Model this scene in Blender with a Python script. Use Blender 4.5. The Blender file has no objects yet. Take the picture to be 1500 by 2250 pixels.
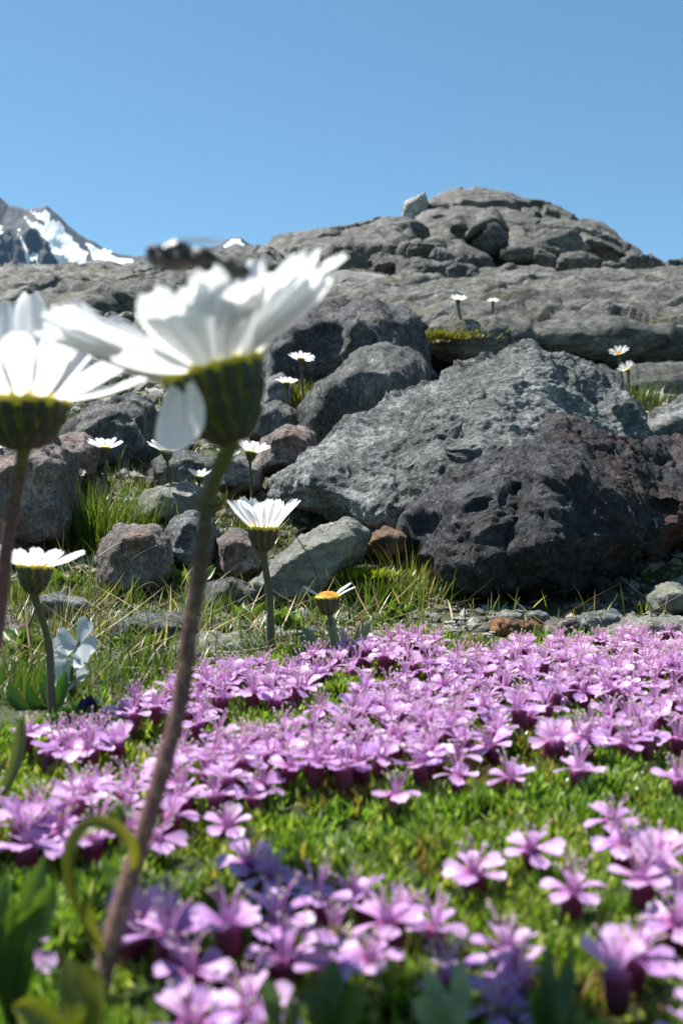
import bpy, bmesh, math, random
import numpy as np
from mathutils import Vector, Matrix

random.seed(7)
RNG = np.random.default_rng(11)
SC = bpy.context.scene
COL = SC.collection

# ------------------------------------------------------------------ camera, sky, sun, exposure
F = 2250.0            # focal length in photo pixels (36 mm lens on a 36 mm high sensor)
CZ = 0.09             # camera height (metres)
cam_d = bpy.data.cameras.new('camera')
cam_d.sensor_fit = 'VERTICAL'; cam_d.sensor_height = 36.0; cam_d.sensor_width = 24.0; cam_d.lens = 36.0
cam_d.clip_start = 0.004; cam_d.clip_end = 30000
cam_d.dof.use_dof = True; cam_d.dof.focus_distance = 0.52; cam_d.dof.aperture_fstop = 27.0
cam = bpy.data.objects.new('camera', cam_d); COL.objects.link(cam)
cam.location = (0, 0, CZ); cam.rotation_euler = (math.radians(90), 0, 0)
SC.camera = cam

SUN_DIR = Vector((-0.385, 0.25, 0.89)).normalized()      # towards the sun: high, behind the hill on the left
w = bpy.data.worlds.new('World'); SC.world = w; w.use_nodes = True
nt = w.node_tree
bg = nt.nodes['Background']
sky = nt.nodes.new('ShaderNodeTexSky'); sky.sky_type = 'NISHITA'; sky.sun_disc = False
sky.sun_elevation = math.asin(SUN_DIR.z); sky.sun_rotation = math.atan2(SUN_DIR.x, SUN_DIR.y)
sky.altitude = 2300; sky.air_density = 1.0; sky.dust_density = 0.5; sky.ozone_density = 2.0
tintn = nt.nodes.new('ShaderNodeMix'); tintn.data_type = 'RGBA'; tintn.blend_type = 'MULTIPLY'; tintn.inputs[0].default_value = 1.0
tintn.inputs[7].default_value = (0.90, 1.16, 1.08, 1)          # the camera's white balance for the sky
nt.links.new(sky.outputs[0], tintn.inputs[6]); nt.links.new(tintn.outputs[2], bg.inputs[0]); bg.inputs[1].default_value = 0.067

sun_d = bpy.data.lights.new('sun', 'SUN'); sun_d.energy = 5.0; sun_d.angle = math.radians(0.5); sun_d.color = (1.0, 0.965, 0.90)
sun = bpy.data.objects.new('sun', sun_d); COL.objects.link(sun)
sun.rotation_euler = SUN_DIR.to_track_quat('Z', 'Y').to_euler()
sun.location = (-3, 2, 7)
SC.view_settings.view_transform = 'Standard'; SC.view_settings.look = 'None'
SC.view_settings.exposure = 1.13; SC.view_settings.gamma = 1.0
SC.view_settings.use_curve_mapping = False
SC.cycles.max_bounces = 8; SC.cycles.transparent_max_bounces = 8
SC.cycles.use_denoising = True

# ------------------------------------------------------------------ helpers
def P(px, py, d):
    """world point that lies d metres ahead in the direction of a photo pixel"""
    return Vector((d * (px - 750) / F, d, CZ + d * (1125 - py) / F))

def hash3(ix, iy, iz, seed=0):
    n = (ix.astype(np.int64) * 73856093) ^ (iy.astype(np.int64) * 19349663) ^ (iz.astype(np.int64) * 83492791) ^ (seed * 2654435761)
    n = (n ^ (n >> 13)) * 1274126177
    n = n & 0x7fffffff
    n = ((n >> 7) ^ n) * 668265263 & 0x7fffffff
    return (n % 1000003) / 1000003.0

def vnoise(p, seed=0):
    f = np.floor(p); i = f.astype(np.int64); t = p - f
    t = t * t * t * (t * (t * 6 - 15) + 10)
    out = 0
    for dx in (0, 1):
        wx = t[:, 0] if dx else 1 - t[:, 0]
        for dy in (0, 1):
            wy = t[:, 1] if dy else 1 - t[:, 1]
            for dz in (0, 1):
                wz = t[:, 2] if dz else 1 - t[:, 2]
                out = out + wx * wy * wz * hash3(i[:, 0] + dx, i[:, 1] + dy, i[:, 2] + dz, seed)
    return out * 2 - 1

def fbm(p, octv=5, seed=0, gain=0.5, ridge=False):
    a, s, tot = 1.0, 0.0, 0.0
    q = p.copy()
    for o in range(octv):
        n = vnoise(q, seed + o * 17)
        if ridge: n = 1 - 2 * np.abs(n)
        s = s + a * n; tot += a
        a *= gain; q = q * 2.03 + 11.3
    return s / tot

def worley(p, seed=0):
    f = np.floor(p).astype(np.int64)
    d1 = np.full(len(p), 9.0); d2 = np.full(len(p), 9.0); idv = np.zeros(len(p))
    for dx in (-1, 0, 1):
        for dy in (-1, 0, 1):
            for dz in (-1, 0, 1):
                c = f + np.array([dx, dy, dz])
                q = np.stack([hash3(c[:, 0], c[:, 1], c[:, 2], seed + k) for k in (1, 2, 3)], 1) + c
                d = np.linalg.norm(q - p, axis=1)
                h = hash3(c[:, 0], c[:, 1], c[:, 2], seed + 9)
                m = d < d1
                d2 = np.where(m, d1, np.minimum(d2, d)); idv = np.where(m, h, idv); d1 = np.where(m, d, d1)
    return d1, d2, idv

def tag(o, label=None, cat=None, group=None, kind=None):
    if label: o['label'] = label
    if cat: o['category'] = cat
    if group: o['group'] = group
    if kind: o['kind'] = kind
    return o

def link(name, me, mats=None, parent=None, loc=None):
    o = bpy.data.objects.new(name, me); COL.objects.link(o)
    if mats is not None and me is not None and len(me.materials) == 0:
        for m in (mats if isinstance(mats, (list, tuple)) else [mats]): me.materials.append(m)
    if parent: o.parent = parent
    if loc is not None: o.location = loc
    return o

def empty(name, loc):
    o = bpy.data.objects.new(name, None); COL.objects.link(o); o.location = loc; o.empty_display_size = 0.01
    return o

def np_mesh(name, V, Q, tint=None, smooth=True):
    """mesh from vertex array V and quad/tri array Q (N x 3 or N x 4)"""
    me = bpy.data.meshes.new(name)
    V = np.asarray(V, dtype=np.float32); Q = np.asarray(Q, dtype=np.int32)
    k = Q.shape[1]
    me.vertices.add(len(V)); me.vertices.foreach_set('co', V.ravel())
    me.loops.add(Q.size); me.loops.foreach_set('vertex_index', Q.ravel())
    me.polygons.add(len(Q))
    me.polygons.foreach_set('loop_start', np.arange(0, Q.size, k, dtype=np.int32))
    me.polygons.foreach_set('loop_total', np.full(len(Q), k, dtype=np.int32))
    me.polygons.foreach_set('use_smooth', np.full(len(Q), smooth))
    me.update(calc_edges=True)
    if tint is not None:
        set_tint(me, tint)
    return me

def set_tint(me, tint):
    a = me.color_attributes.new('tint', 'FLOAT_COLOR', 'POINT')
    t = np.ones((len(me.vertices), 4), dtype=np.float32); t[:, :3] = tint
    a.data.foreach_set('color', t.ravel())

def grid_faces(nu, nv, close=False):
    """quads of an nu x nv grid (v fastest); close joins the last column to the first"""
    q = []
    for i in range(nu - 1):
        for j in range(nv if close else nv - 1):
            j2 = (j + 1) % nv
            q.append((i * nv + j, i * nv + j2, (i + 1) * nv + j2, (i + 1) * nv + j))
    return np.array(q, dtype=np.int32)

def tube_arrays(pts, rad, n=8):
    pts = [Vector(p) for p in pts]; V = []
    up = Vector((0.13, 0.97, 0.2))
    for i, p in enumerate(pts):
        t = (pts[min(i + 1, len(pts) - 1)] - pts[max(i - 1, 0)]).normalized()
        a = t.cross(up).normalized(); b = t.cross(a)
        r = rad[i] if hasattr(rad, '__len__') else rad
        for k in range(n):
            an = 2 * math.pi * k / n
            V.append(p + (a * math.cos(an) + b * math.sin(an)) * r)
    return np.array([tuple(v) for v in V]), grid_faces(len(pts), n, True)

def spline(pts, n):
    """Catmull-Rom through pts, n samples"""
    pts = [Vector(p) for p in pts]
    ext = [pts[0] * 2 - pts[1]] + pts + [pts[-1] * 2 - pts[-2]]
    out = []
    m = len(pts) - 1
    for i in range(n):
        u = i / (n - 1) * m; k = min(int(u), m - 1); t = u - k
        a, b, c, d = ext[k:k + 4]
        out.append(0.5 * ((2 * b) + (c - a) * t + (2 * a - 5 * b + 4 * c - d) * t * t + (3 * b - a - 3 * c + d) * t ** 3))
    return out

# ------------------------------------------------------------------ materials
class NT:
    def __init__(s, name):
        s.m = bpy.data.materials.new(name); s.m.use_nodes = True
        s.t = s.m.node_tree; s.b = s.t.nodes['Principled BSDF']; s.out = s.t.nodes['Material Output']
    def n(s, typ, **kw):
        x = s.t.nodes.new(typ)
        for k, v in kw.items(): setattr(x, k, v)
        return x
    def l(s, a, b): s.t.links.new(a, b)
    def noise(s, vec, scale, detail=6, rough=0.6, dist=0.0):
        x = s.n('ShaderNodeTexNoise'); x.inputs['Scale'].default_value = scale; x.inputs['Detail'].default_value = detail
        x.inputs['Roughness'].default_value = rough; x.inputs['Distortion'].default_value = dist
        s.l(vec, x.inputs['Vector']); return x.outputs['Fac']
    def ramp(s, fac, stops):
        r = s.n('ShaderNodeValToRGB'); e = r.color_ramp.elements
        while len(e) < len(stops): e.new(0.5)
        for el, (p, c) in zip(e, stops):
            el.position = p; el.color = (*c, 1) if len(c) == 3 else c
        s.l(fac, r.inputs[0]); return r.outputs[0]
    def mix(s, fac, a, b, mode='MIX'):
        x = s.n('ShaderNodeMix', data_type='RGBA', blend_type=mode)
        for sock, v in ((x.inputs[0], fac), (x.inputs[6], a), (x.inputs[7], b)):
            if isinstance(v, (int, float)): sock.default_value = v
            elif isinstance(v, tuple): sock.default_value = (*v, 1)
            else: s.l(v, sock)
        return x.outputs[2]
    def math(s, op, a, b=0.0):
        x = s.n('ShaderNodeMath', operation=op)
        for sock, v in ((x.inputs[0], a), (x.inputs[1], b)):
            if isinstance(v, (int, float)): sock.default_value = v
            else: s.l(v, sock)
        return x.outputs[0]
    def objco(s, scale=(1, 1, 1), rot=(0, 0, 0)):
        tc = s.n('ShaderNodeTexCoord'); mp = s.n('ShaderNodeMapping')
        mp.inputs['Scale'].default_value = scale; mp.inputs['Rotation'].default_value = rot
        s.l(tc.outputs['Object'], mp.inputs['Vector']); return mp.outputs[0]
    def bump(s, h, dist, strength=1.0, prev=None):
        b = s.n('ShaderNodeBump'); b.inputs['Distance'].default_value = dist; b.inputs['Strength'].default_value = strength
        s.l(h, b.inputs['Height'])
        if prev is not None: s.l(prev, b.inputs['Normal'])
        return b.outputs[0]

def rock_mat(name, dark, mid, light, size, stain=None, stain_lo=0.55, stain_hi=0.7, fol=(1, 1, 1), rot=(0, 0, 0), glint=0.25,
             lichen=None, lichen_lo=0.6, rough=0.66, grain=1.0, stain_dir=None):
    k = NT(name)
    s = 1.0 / size
    v = k.objco((s, s, s)); vf = k.objco((s * fol[0], s * fol[1], s * fol[2]), rot)
    big = k.noise(v, 2.2, 8, 0.62, 0.4); med = k.noise(vf, 10, 12, 0.78, 0.2); fine = k.noise(vf, 55, 6, 0.75)
    f = k.math('ADD', k.math('MULTIPLY', big, 0.35), k.math('MULTIPLY', med, 0.65))
    base = k.ramp(f, [(0.38, dark), (0.5, mid), (0.61, light)])
    sp = k.ramp(fine, [(0.38, (0.30, 0.30, 0.31)), (0.5, (1, 1, 1)), (0.62, (1.9, 1.9, 1.87))])
    base = k.mix(0.75 * grain, base, sp, 'MULTIPLY')
    if stain is not None:
        st = k.noise(v, 3.1, 9, 0.68, 0.8)
        m = k.ramp(st, [(stain_lo, (0, 0, 0)), (stain_hi, (1, 1, 1))])
        if stain_dir:
            sx = k.n('ShaderNodeSeparateXYZ'); k.l(k.objco(), sx.inputs[0])
            m = k.math('MULTIPLY', m, k.ramp(k.math('ADD', k.math('MULTIPLY', sx.outputs[0], stain_dir[0]), stain_dir[1]), [(0.2, (0.05,) * 3), (0.6, (1,) * 3)]))
        base = k.mix(k.math('MULTIPLY', m, 0.8), base, k.mix(0.6, stain, sp, 'MULTIPLY'))
    if lichen is not None:
        lc = k.noise(k.objco((s, s, s), (1, 2, 3)), 5.5, 8, 0.7, 0.5)
        m2 = k.ramp(lc, [(lichen_lo, (0, 0, 0)), (lichen_lo + 0.06, (1, 1, 1))])
        base = k.mix(k.math('MULTIPLY', m2, 0.65), base, lichen)
    g = k.noise(vf, 95, 2, 0.5)
    gm = k.ramp(g, [(0.66, (0, 0, 0)), (0.74, (1, 1, 1))])
    base = k.mix(k.math('MULTIPLY', gm, glint), base, (0.75, 0.76, 0.76))  # sparkle of mineral grains painted into the base colour as near-white specks
    k.l(base, k.b.inputs['Base Color'])
    rr = k.ramp(fine, [(0.3, (rough + .15,) * 3), (0.7, (rough - .18,) * 3)])
    k.l(rr, k.b.inputs['Roughness'])
    k.b.inputs['Specular IOR Level'].default_value = 0.35
    b1 = k.bump(med, size * 0.06, 0.9)
    b2 = k.bump(fine, size * 0.018, 0.9, b1)
    k.l(b2, k.b.inputs['Normal'])
    return k.m

def leaf_mat(name, trans=0.35, rough=0.4, spec=0.5, trans_boost=(1.3, 1.35, 0.6), bump=None):
    k = NT(name)
    a = k.n('ShaderNodeAttribute', attribute_name='tint')
    k.l(a.outputs['Color'], k.b.inputs['Base Color'])
    k.b.inputs['Roughness'].default_value = rough; k.b.inputs['Specular IOR Level'].default_value = spec
    tr = k.n('ShaderNodeBsdfTranslucent')
    k.l(k.mix(1.0, a.outputs['Color'], trans_boost, 'MULTIPLY'), tr.inputs['Color'])
    ms = k.n('ShaderNodeMixShader'); ms.inputs[0].default_value = trans
    k.l(k.b.outputs[0], ms.inputs[1]); k.l(tr.outputs[0], ms.inputs[2]); k.l(ms.outputs[0], k.out.inputs[0])
    if bump:
        nz = k.noise(k.objco((1, 1, 1)), bump[0], 4, 0.6); k.l(k.bump(nz, bump[1], 0.8), k.b.inputs['Normal'])
    return k.m

def plain_mat(name, col, col2=None, scale=50, rough=0.6, bumpd=0.0, trans=0.0, sheen=0.0, dist=0.0):
    k = NT(name)
    v = k.objco()
    nz = k.noise(v, scale, 6, 0.65, dist)
    c = k.ramp(nz, [(0.35, col), (0.65, col2 or col)])
    k.l(c, k.b.inputs['Base Color']); k.b.inputs['Roughness'].default_value = rough
    if bumpd: k.l(k.bump(nz, bumpd, 1.0), k.b.inputs['Normal'])
    if sheen:
        k.b.inputs['Sheen Weight'].default_value = sheen
    if trans:
        tr = k.n('ShaderNodeBsdfTranslucent'); k.l(c, tr.inputs['Color'])
        ms = k.n('ShaderNodeMixShader'); ms.inputs[0].default_value = trans
        k.l(k.b.outputs[0], ms.inputs[1]); k.l(tr.outputs[0], ms.inputs[2]); k.l(ms.outputs[0], k.out.inputs[0])
    return k.m

M = {}
M['leaf'] = leaf_mat('leaf')
M['moss_leaf'] = leaf_mat('moss_leaf', 0.42, 0.27, 0.7)
M['grass'] = leaf_mat('grass_blade', 0.35, 0.42, 0.45)
M['hairy'] = leaf_mat('hairy_stem', 0.05, 0.75, 0.25, (1, 1, 1), (5000, 0.0004))
M['bract'] = plain_mat('bract_dark', (0.012, 0.016, 0.006), (0.032, 0.04, 0.012), 900, 0.7, 0.0002)
M['bract_edge'] = plain_mat('bract_margin', (0.08, 0.082, 0.01), (0.27, 0.255, 0.025), 700, 0.6, 0.0001, 0.3)
M['cup'] = plain_mat('involucre_green', (0.025, 0.028, 0.007), (0.06, 0.06, 0.01), 600, 0.7, 0.0002)
M['rim'] = plain_mat('floret_base_yellow', (0.55, 0.42, 0.02), (0.72, 0.62, 0.05), 500, 0.55, 0.0001, 0.3)
M['disc'] = plain_mat('disc_yellow', (0.55, 0.24, 0.008), (0.75, 0.42, 0.015), 1500, 0.6, 0.0002)

def white_petal_mat():
    k = NT('white_petal')
    tc = k.n('ShaderNodeTexCoord'); mp = k.n('ShaderNodeMapping'); mp.inputs['Scale'].default_value = (2600, 90, 400)
    k.l(tc.outputs['Object'], mp.inputs['Vector'])
    vein = k.noise(mp.outputs[0], 1.0, 3, 0.5)
    c = k.ramp(vein, [(0.3, (0.74, 0.75, 0.76)), (0.7, (0.86, 0.86, 0.86))])
    a = k.n('ShaderNodeAttribute', attribute_name='tint')
    c = k.mix(1.0, c, a.outputs['Color'], 'MULTIPLY')
    k.l(c, k.b.inputs['Base Color']); k.b.inputs['Roughness'].default_value = 0.5; k.b.inputs['Specular IOR Level'].default_value = 0.3
    k.l(k.bump(vein, 0.00025, 0.6), k.b.inputs['Normal'])
    tr = k.n('ShaderNodeBsdfTranslucent'); k.l(c, tr.inputs['Color'])
    ms = k.n('ShaderNodeMixShader'); ms.inputs[0].default_value = 0.5
    k.l(k.b.outputs[0], ms.inputs[1]); k.l(tr.outputs[0], ms.inputs[2]); k.l(ms.outputs[0], k.out.inputs[0])
    return k.m
M['white'] = white_petal_mat()

def pink_petal_mat():
    k = NT('pink_petal')
    a = k.n('ShaderNodeAttribute', attribute_name='tint')
    oi = k.n('ShaderNodeObjectInfo')
    var = k.ramp(oi.outputs['Random'], [(0.0, (0.80, 0.74, 0.90)), (0.5, (1, 1, 1)), (1.0, (1.16, 1.28, 1.08))])
    c = k.mix(1.0, a.outputs['Color'], var, 'MULTIPLY')
    k.l(c, k.b.inputs['Base Color']); k.b.inputs['Roughness'].default_value = 0.42; k.b.inputs['Specular IOR Level'].default_value = 0.4
    tr = k.n('ShaderNodeBsdfTranslucent'); k.l(c, tr.inputs['Color'])
    ms = k.n('ShaderNodeMixShader'); ms.inputs[0].default_value = 0.35
    k.l(k.b.outputs[0], ms.inputs[1]); k.l(tr.outputs[0], ms.inputs[2]); k.l(ms.outputs[0], k.out.inputs[0])
    return k.m
M['pink'] = pink_petal_mat()
M['calyx'] = leaf_mat('calyx', 0.12, 0.5, 0.3, (1.2, 0.5, 0.7))
M['stamen'] = leaf_mat('stamen', 0.25, 0.5, 0.3, (1, 1, 1))

# rocks: stone colours, with pale glints painted over them
M['grey_rock'] = rock_mat('grey_schist', (0.045, 0.05, 0.052), (0.19, 0.20, 0.20), (0.46, 0.475, 0.47), 0.22, fol=(0.85, 1, 1.7), rot=(0.2, 0.62, 0.1), glint=0.55,
                          lichen=(0.16, 0.17, 0.12), lichen_lo=0.62)
M['dark_rock'] = rock_mat('dark_gneiss', (0.008, 0.009, 0.012), (0.03, 0.032, 0.039), (0.115, 0.12, 0.135), 0.20, stain=(0.115, 0.05, 0.034), stain_lo=0.48, stain_hi=0.60, glint=0.35, stain_dir=(5.0, 0.62))
M['black_rock'] = rock_mat('black_rock', (0.022, 0.022, 0.027), (0.085, 0.084, 0.094), (0.25, 0.245, 0.26), 0.30, stain=(0.14, 0.12, 0.10), stain_lo=0.56, stain_hi=0.7, glint=0.5)
M['slate_rock'] = rock_mat('slate_rock', (0.035, 0.038, 0.039), (0.12, 0.124, 0.12), (0.29, 0.295, 0.285), 0.28, fol=(1.6, 1, 0.8), rot=(0, 0.35, 0.2), glint=0.3,
                           stain=(0.15, 0.12, 0.09), stain_lo=0.6, stain_hi=0.75)
M['red_rock'] = rock_mat('reddish_rock', (0.055, 0.042, 0.04), (0.22, 0.18, 0.167), (0.44, 0.39, 0.375), 0.16, stain=(0.20, 0.085, 0.05), stain_lo=0.5, stain_hi=0.66, glint=0.45)
M['pale_rock'] = rock_mat('pale_rock', (0.14, 0.14, 0.12), (0.30, 0.30, 0.26), (0.46, 0.46, 0.42), 0.14, fol=(1, 1, 2.2), rot=(0.1, 0.5, 0), glint=0.2,
                          lichen=(0.25, 0.26, 0.17), lichen_lo=0.56, grain=0.6)
M['white_rock'] = rock_mat('quartz_rock', (0.14, 0.13, 0.12), (0.50, 0.48, 0.45), (0.70, 0.69, 0.67), 0.5, glint=0.4)
M['orange_rock'] = rock_mat('orange_lichen_rock', (0.06, 0.045, 0.03), (0.19, 0.12, 0.07), (0.32, 0.25, 0.17), 0.2, stain=(0.36, 0.14, 0.035), stain_lo=0.42, stain_hi=0.58, glint=0.2)
M['bedrock'] = rock_mat('bedrock', (0.045, 0.047, 0.043), (0.14, 0.141, 0.127), (0.34, 0.34, 0.315), 0.45, fol=(0.7, 0.9, 2.0), rot=(0.06, 0.05, 0), glint=0.2,
                        stain=(0.16, 0.145, 0.07), stain_lo=0.52, stain_hi=0.66)
M['dome_rock'] = rock_mat('dome_rock', (0.05, 0.05, 0.047), (0.135, 0.132, 0.12), (0.30, 0.295, 0.27), 0.6, fol=(0.6, 0.8, 2.0), rot=(0.1, -0.22, 0), glint=0.15,
                          stain=(0.11, 0.10, 0.06), stain_lo=0.53, stain_hi=0.74)
M['block_rock'] = rock_mat('block_rock', (0.05, 0.05, 0.047), (0.125, 0.124, 0.114), (0.27, 0.268, 0.25), 0.5, fol=(0.6, 1, 2.0), rot=(0.1, -0.2, 0), glint=0.2)

# ------------------------------------------------------------------ ground height
# (distance, photo row at which the ground at that distance shows)
_KN = [(0.10, 2620), (0.13, 2295), (0.20, 1838), (0.30, 1563), (0.42, 1408), (0.50, 1372), (0.57, 1350), (0.66, 1290), (0.78, 1195), (0.95, 1095), (1.15, 1010),
       (1.45, 925), (1.8, 850), (2.2, 775), (2.7, 715), (3.3, 655), (3.9, 615), (4.3, 604), (5.0, 640), (6.5, 740)]
_kd = np.array([k[0] for k in _KN]); _kz = np.array([k[0] * (1125 - k[1]) / F for k in _KN])
_dd = np.concatenate([[-2.0, 0.0], _kd, [10.0, 40.0, 150.0, 600.0, 5000.0]])
_zz = np.concatenate([[-0.16, -0.082], _kz, [1.15, 0.0, -8, -40, -200]])
_ls = np.linspace(math.log(0.3), math.log(5006), 4000)
_zs = np.interp(np.exp(_ls) - 0.25, _dd, _zz)
_kern = np.hanning(61); _kern /= _kern.sum()
_zs = np.convolve(np.pad(_zs, 30, mode='edge'), _kern, mode='valid')

def zg(x, y):
    x = np.asarray(x, float); y = np.asarray(y, float)
    shp = np.broadcast(x, y).shape
    x = np.broadcast_to(x, shp).ravel(); y = np.broadcast_to(y, shp).ravel()
    z = np.interp(np.log(np.maximum(y, -0.1) + 0.25), _ls, _zs)
    yc = np.clip(y, 0.05, 12)
    p = np.stack([x, y, np.zeros_like(x)], 1)
    amp = np.clip((yc - 0.3) * 0.035, 0.0025, 0.12)
    z = z + amp * fbm(p / np.clip(yc, .2, 6)[:, None].mean() * 0 + p * 6.0, 3, 5) * np.clip(1.2 - yc / 6, 0.2, 1)
    z = z + 0.0022 * fbm(p * 55, 2, 9)
    ang = x / np.maximum(y, 0.05)
    under = np.clip((ang - 0.055) / 0.03, 0, 1) * np.clip((y - 1.78) / 0.25, 0, 1) * np.clip((5.5 - y) / 0.8, 0, 1)
    z = z - 0.22 * under
    return (z + CZ).reshape(shp)

def G(px, py, lift=0.0, dmin=0.07, dmax=5.0):
    """ground point seen at a photo pixel"""
    d = np.exp(np.linspace(math.log(dmin), math.log(dmax), 1500))
    x = d * (px - 750) / F; zr = CZ + d * (1125 - py) / F
    below = zr <= zg(x, d) + lift
    i = int(np.argmax(below)) if below.any() else len(d) - 1
    return Vector((x[i], d[i], zr[i] - lift))

def pix(x, y, z):
    return 750 + F * x / y, 1125 - F * (z - CZ) / y

CUSH = np.array([(-900, 1700), (-300, 1650), (60, 1600), (220, 1555), (500, 1465), (700, 1432), (900, 1400), (1000, 1418), (1200, 1428), (1500, 1396), (2400, 1388)], float)
def in_cushion(x, y, z):
    px, py = pix(x, np.maximum(y, 0.02), z)
    return py - np.interp(px, CUSH[:, 0], CUSH[:, 1])

def poly_in(px, py, poly):
    poly = np.asarray(poly, float); inside = np.zeros(len(px), bool)
    j = len(poly) - 1
    for i in range(len(poly)):
        xi, yi = poly[i]; xj, yj = poly[j]
        c = ((yi > py) != (yj > py)) & (px < (xj - xi) * (py - yi) / (yj - yi + 1e-12) + xi)
        inside ^= c; j = i
    return inside

# ------------------------------------------------------------------ the ground sheet
def build_ground():
    ys = np.concatenate([np.linspace(-0.5, 0.03, 26), np.exp(np.linspace(math.log(0.035), math.log(6.0), 380)), np.exp(np.linspace(math.log(6.3), math.log(5000), 90))])
    us = np.linspace(-1.5, 1.5, 320)
    Y, U = np.meshgrid(ys, us, indexing='ij')
    X = U * (np.maximum(Y, 0) + 0.35)
    Z = zg(X, Y)
    V = np.stack([X.ravel(), Y.ravel(), Z.ravel()], 1)
    cush = np.clip(in_cushion(X.ravel(), Y.ravel(), Z.ravel()) / 40 + 0.5, 0, 1) * (Y.ravel() < 0.7)
    cush = np.where(Y.ravel() < 0.2, 1.0, cush)
    me = np_mesh('ground', V, grid_faces(len(ys), len(us)))
    t = np.stack([cush, np.clip((Y.ravel() - 1.2) / 1.0, 0, 1), 0 * cush], 1)
    set_tint(me, t)
    k = NT('ground_soil')
    a = k.n('ShaderNodeAttribute', attribute_name='tint'); sep = k.n('ShaderNodeSeparateColor'); k.l(a.outputs['Color'], sep.inputs[0])
    v = k.objco()
    n1 = k.noise(v, 38, 10, 0.7, 0.4); n2 = k.noise(v, 260, 6, 0.7); n3 = k.noise(v, 9, 8, 0.7, 0.6)
    soil = k.ramp(n1, [(0.3, (0.035, 0.026, 0.017)), (0.5, (0.105, 0.085, 0.055)), (0.68, (0.26, 0.23, 0.17))])
    soil = k.mix(0.7, soil, k.ramp(n2, [(0.3, (0.3, 0.3, 0.3)), (0.5, (1, 1, 1)), (0.7, (1.6, 1.6, 1.5))]), 'MULTIPLY')
    soil = k.mix(k.ramp(n3, [(0.40, (0, 0, 0)), (0.55, (0.8, 0.8, 0.8))]), soil, (0.05, 0.07, 0.016))
    rockc = k.ramp(k.noise(v, 5, 12, 0.75, 0.5), [(0.3, (0.05, 0.05, 0.045)), (0.5, (0.17, 0.17, 0.155)), (0.7, (0.32, 0.32, 0.30))])
    rockc = k.mix(k.ramp(k.noise(v, 3.2, 8, 0.7), [(0.54, (0, 0, 0)), (0.62, (0.7, 0.7, 0.7))]), rockc, (0.11, 0.115, 0.035))
    c = k.mix(sep.outputs[1], soil, rockc)
    moss = k.ramp(n2, [(0.3, (0.016, 0.024, 0.006)), (0.7, (0.05, 0.08, 0.014))])
    c = k.mix(sep.outputs[0], c, moss)
    k.l(c, k.b.inputs['Base Color']); k.b.inputs['Roughness'].default_value = 0.9
    k.l(k.bump(n2, 0.003, 0.8, k.bump(n1, 0.01, 0.8)), k.b.inputs['Normal'])
    o = link('ground', me, k.m); tag(o, 'stony alpine soil rising from the flower cushion up to the rocks', kind='structure')
build_ground()

# ------------------------------------------------------------------ rocks
def shrink(poly, s, off=(0, 0)):
    c = np.mean(np.asarray(poly, float), axis=0)
    return [((x - c[0]) * s + c[0] + off[0], (y - c[1]) * s + c[1] + off[1]) for x, y in poly]

def blob(outline, dm, tf, tb, sf=0.6, sb=0.75, offf=(0, 0), offb=(0, 0)):
    """hull points of a stone from its outline: full outline at dm, a smaller one tf nearer and one tb farther"""
    return [P(x, y, dm) for x, y in outline] + [P(x, y, dm - tf) for x, y in shrink(outline, sf, offf)] + [P(x, y, dm + tb) for x, y in shrink(outline, sb, offb)]

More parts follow.
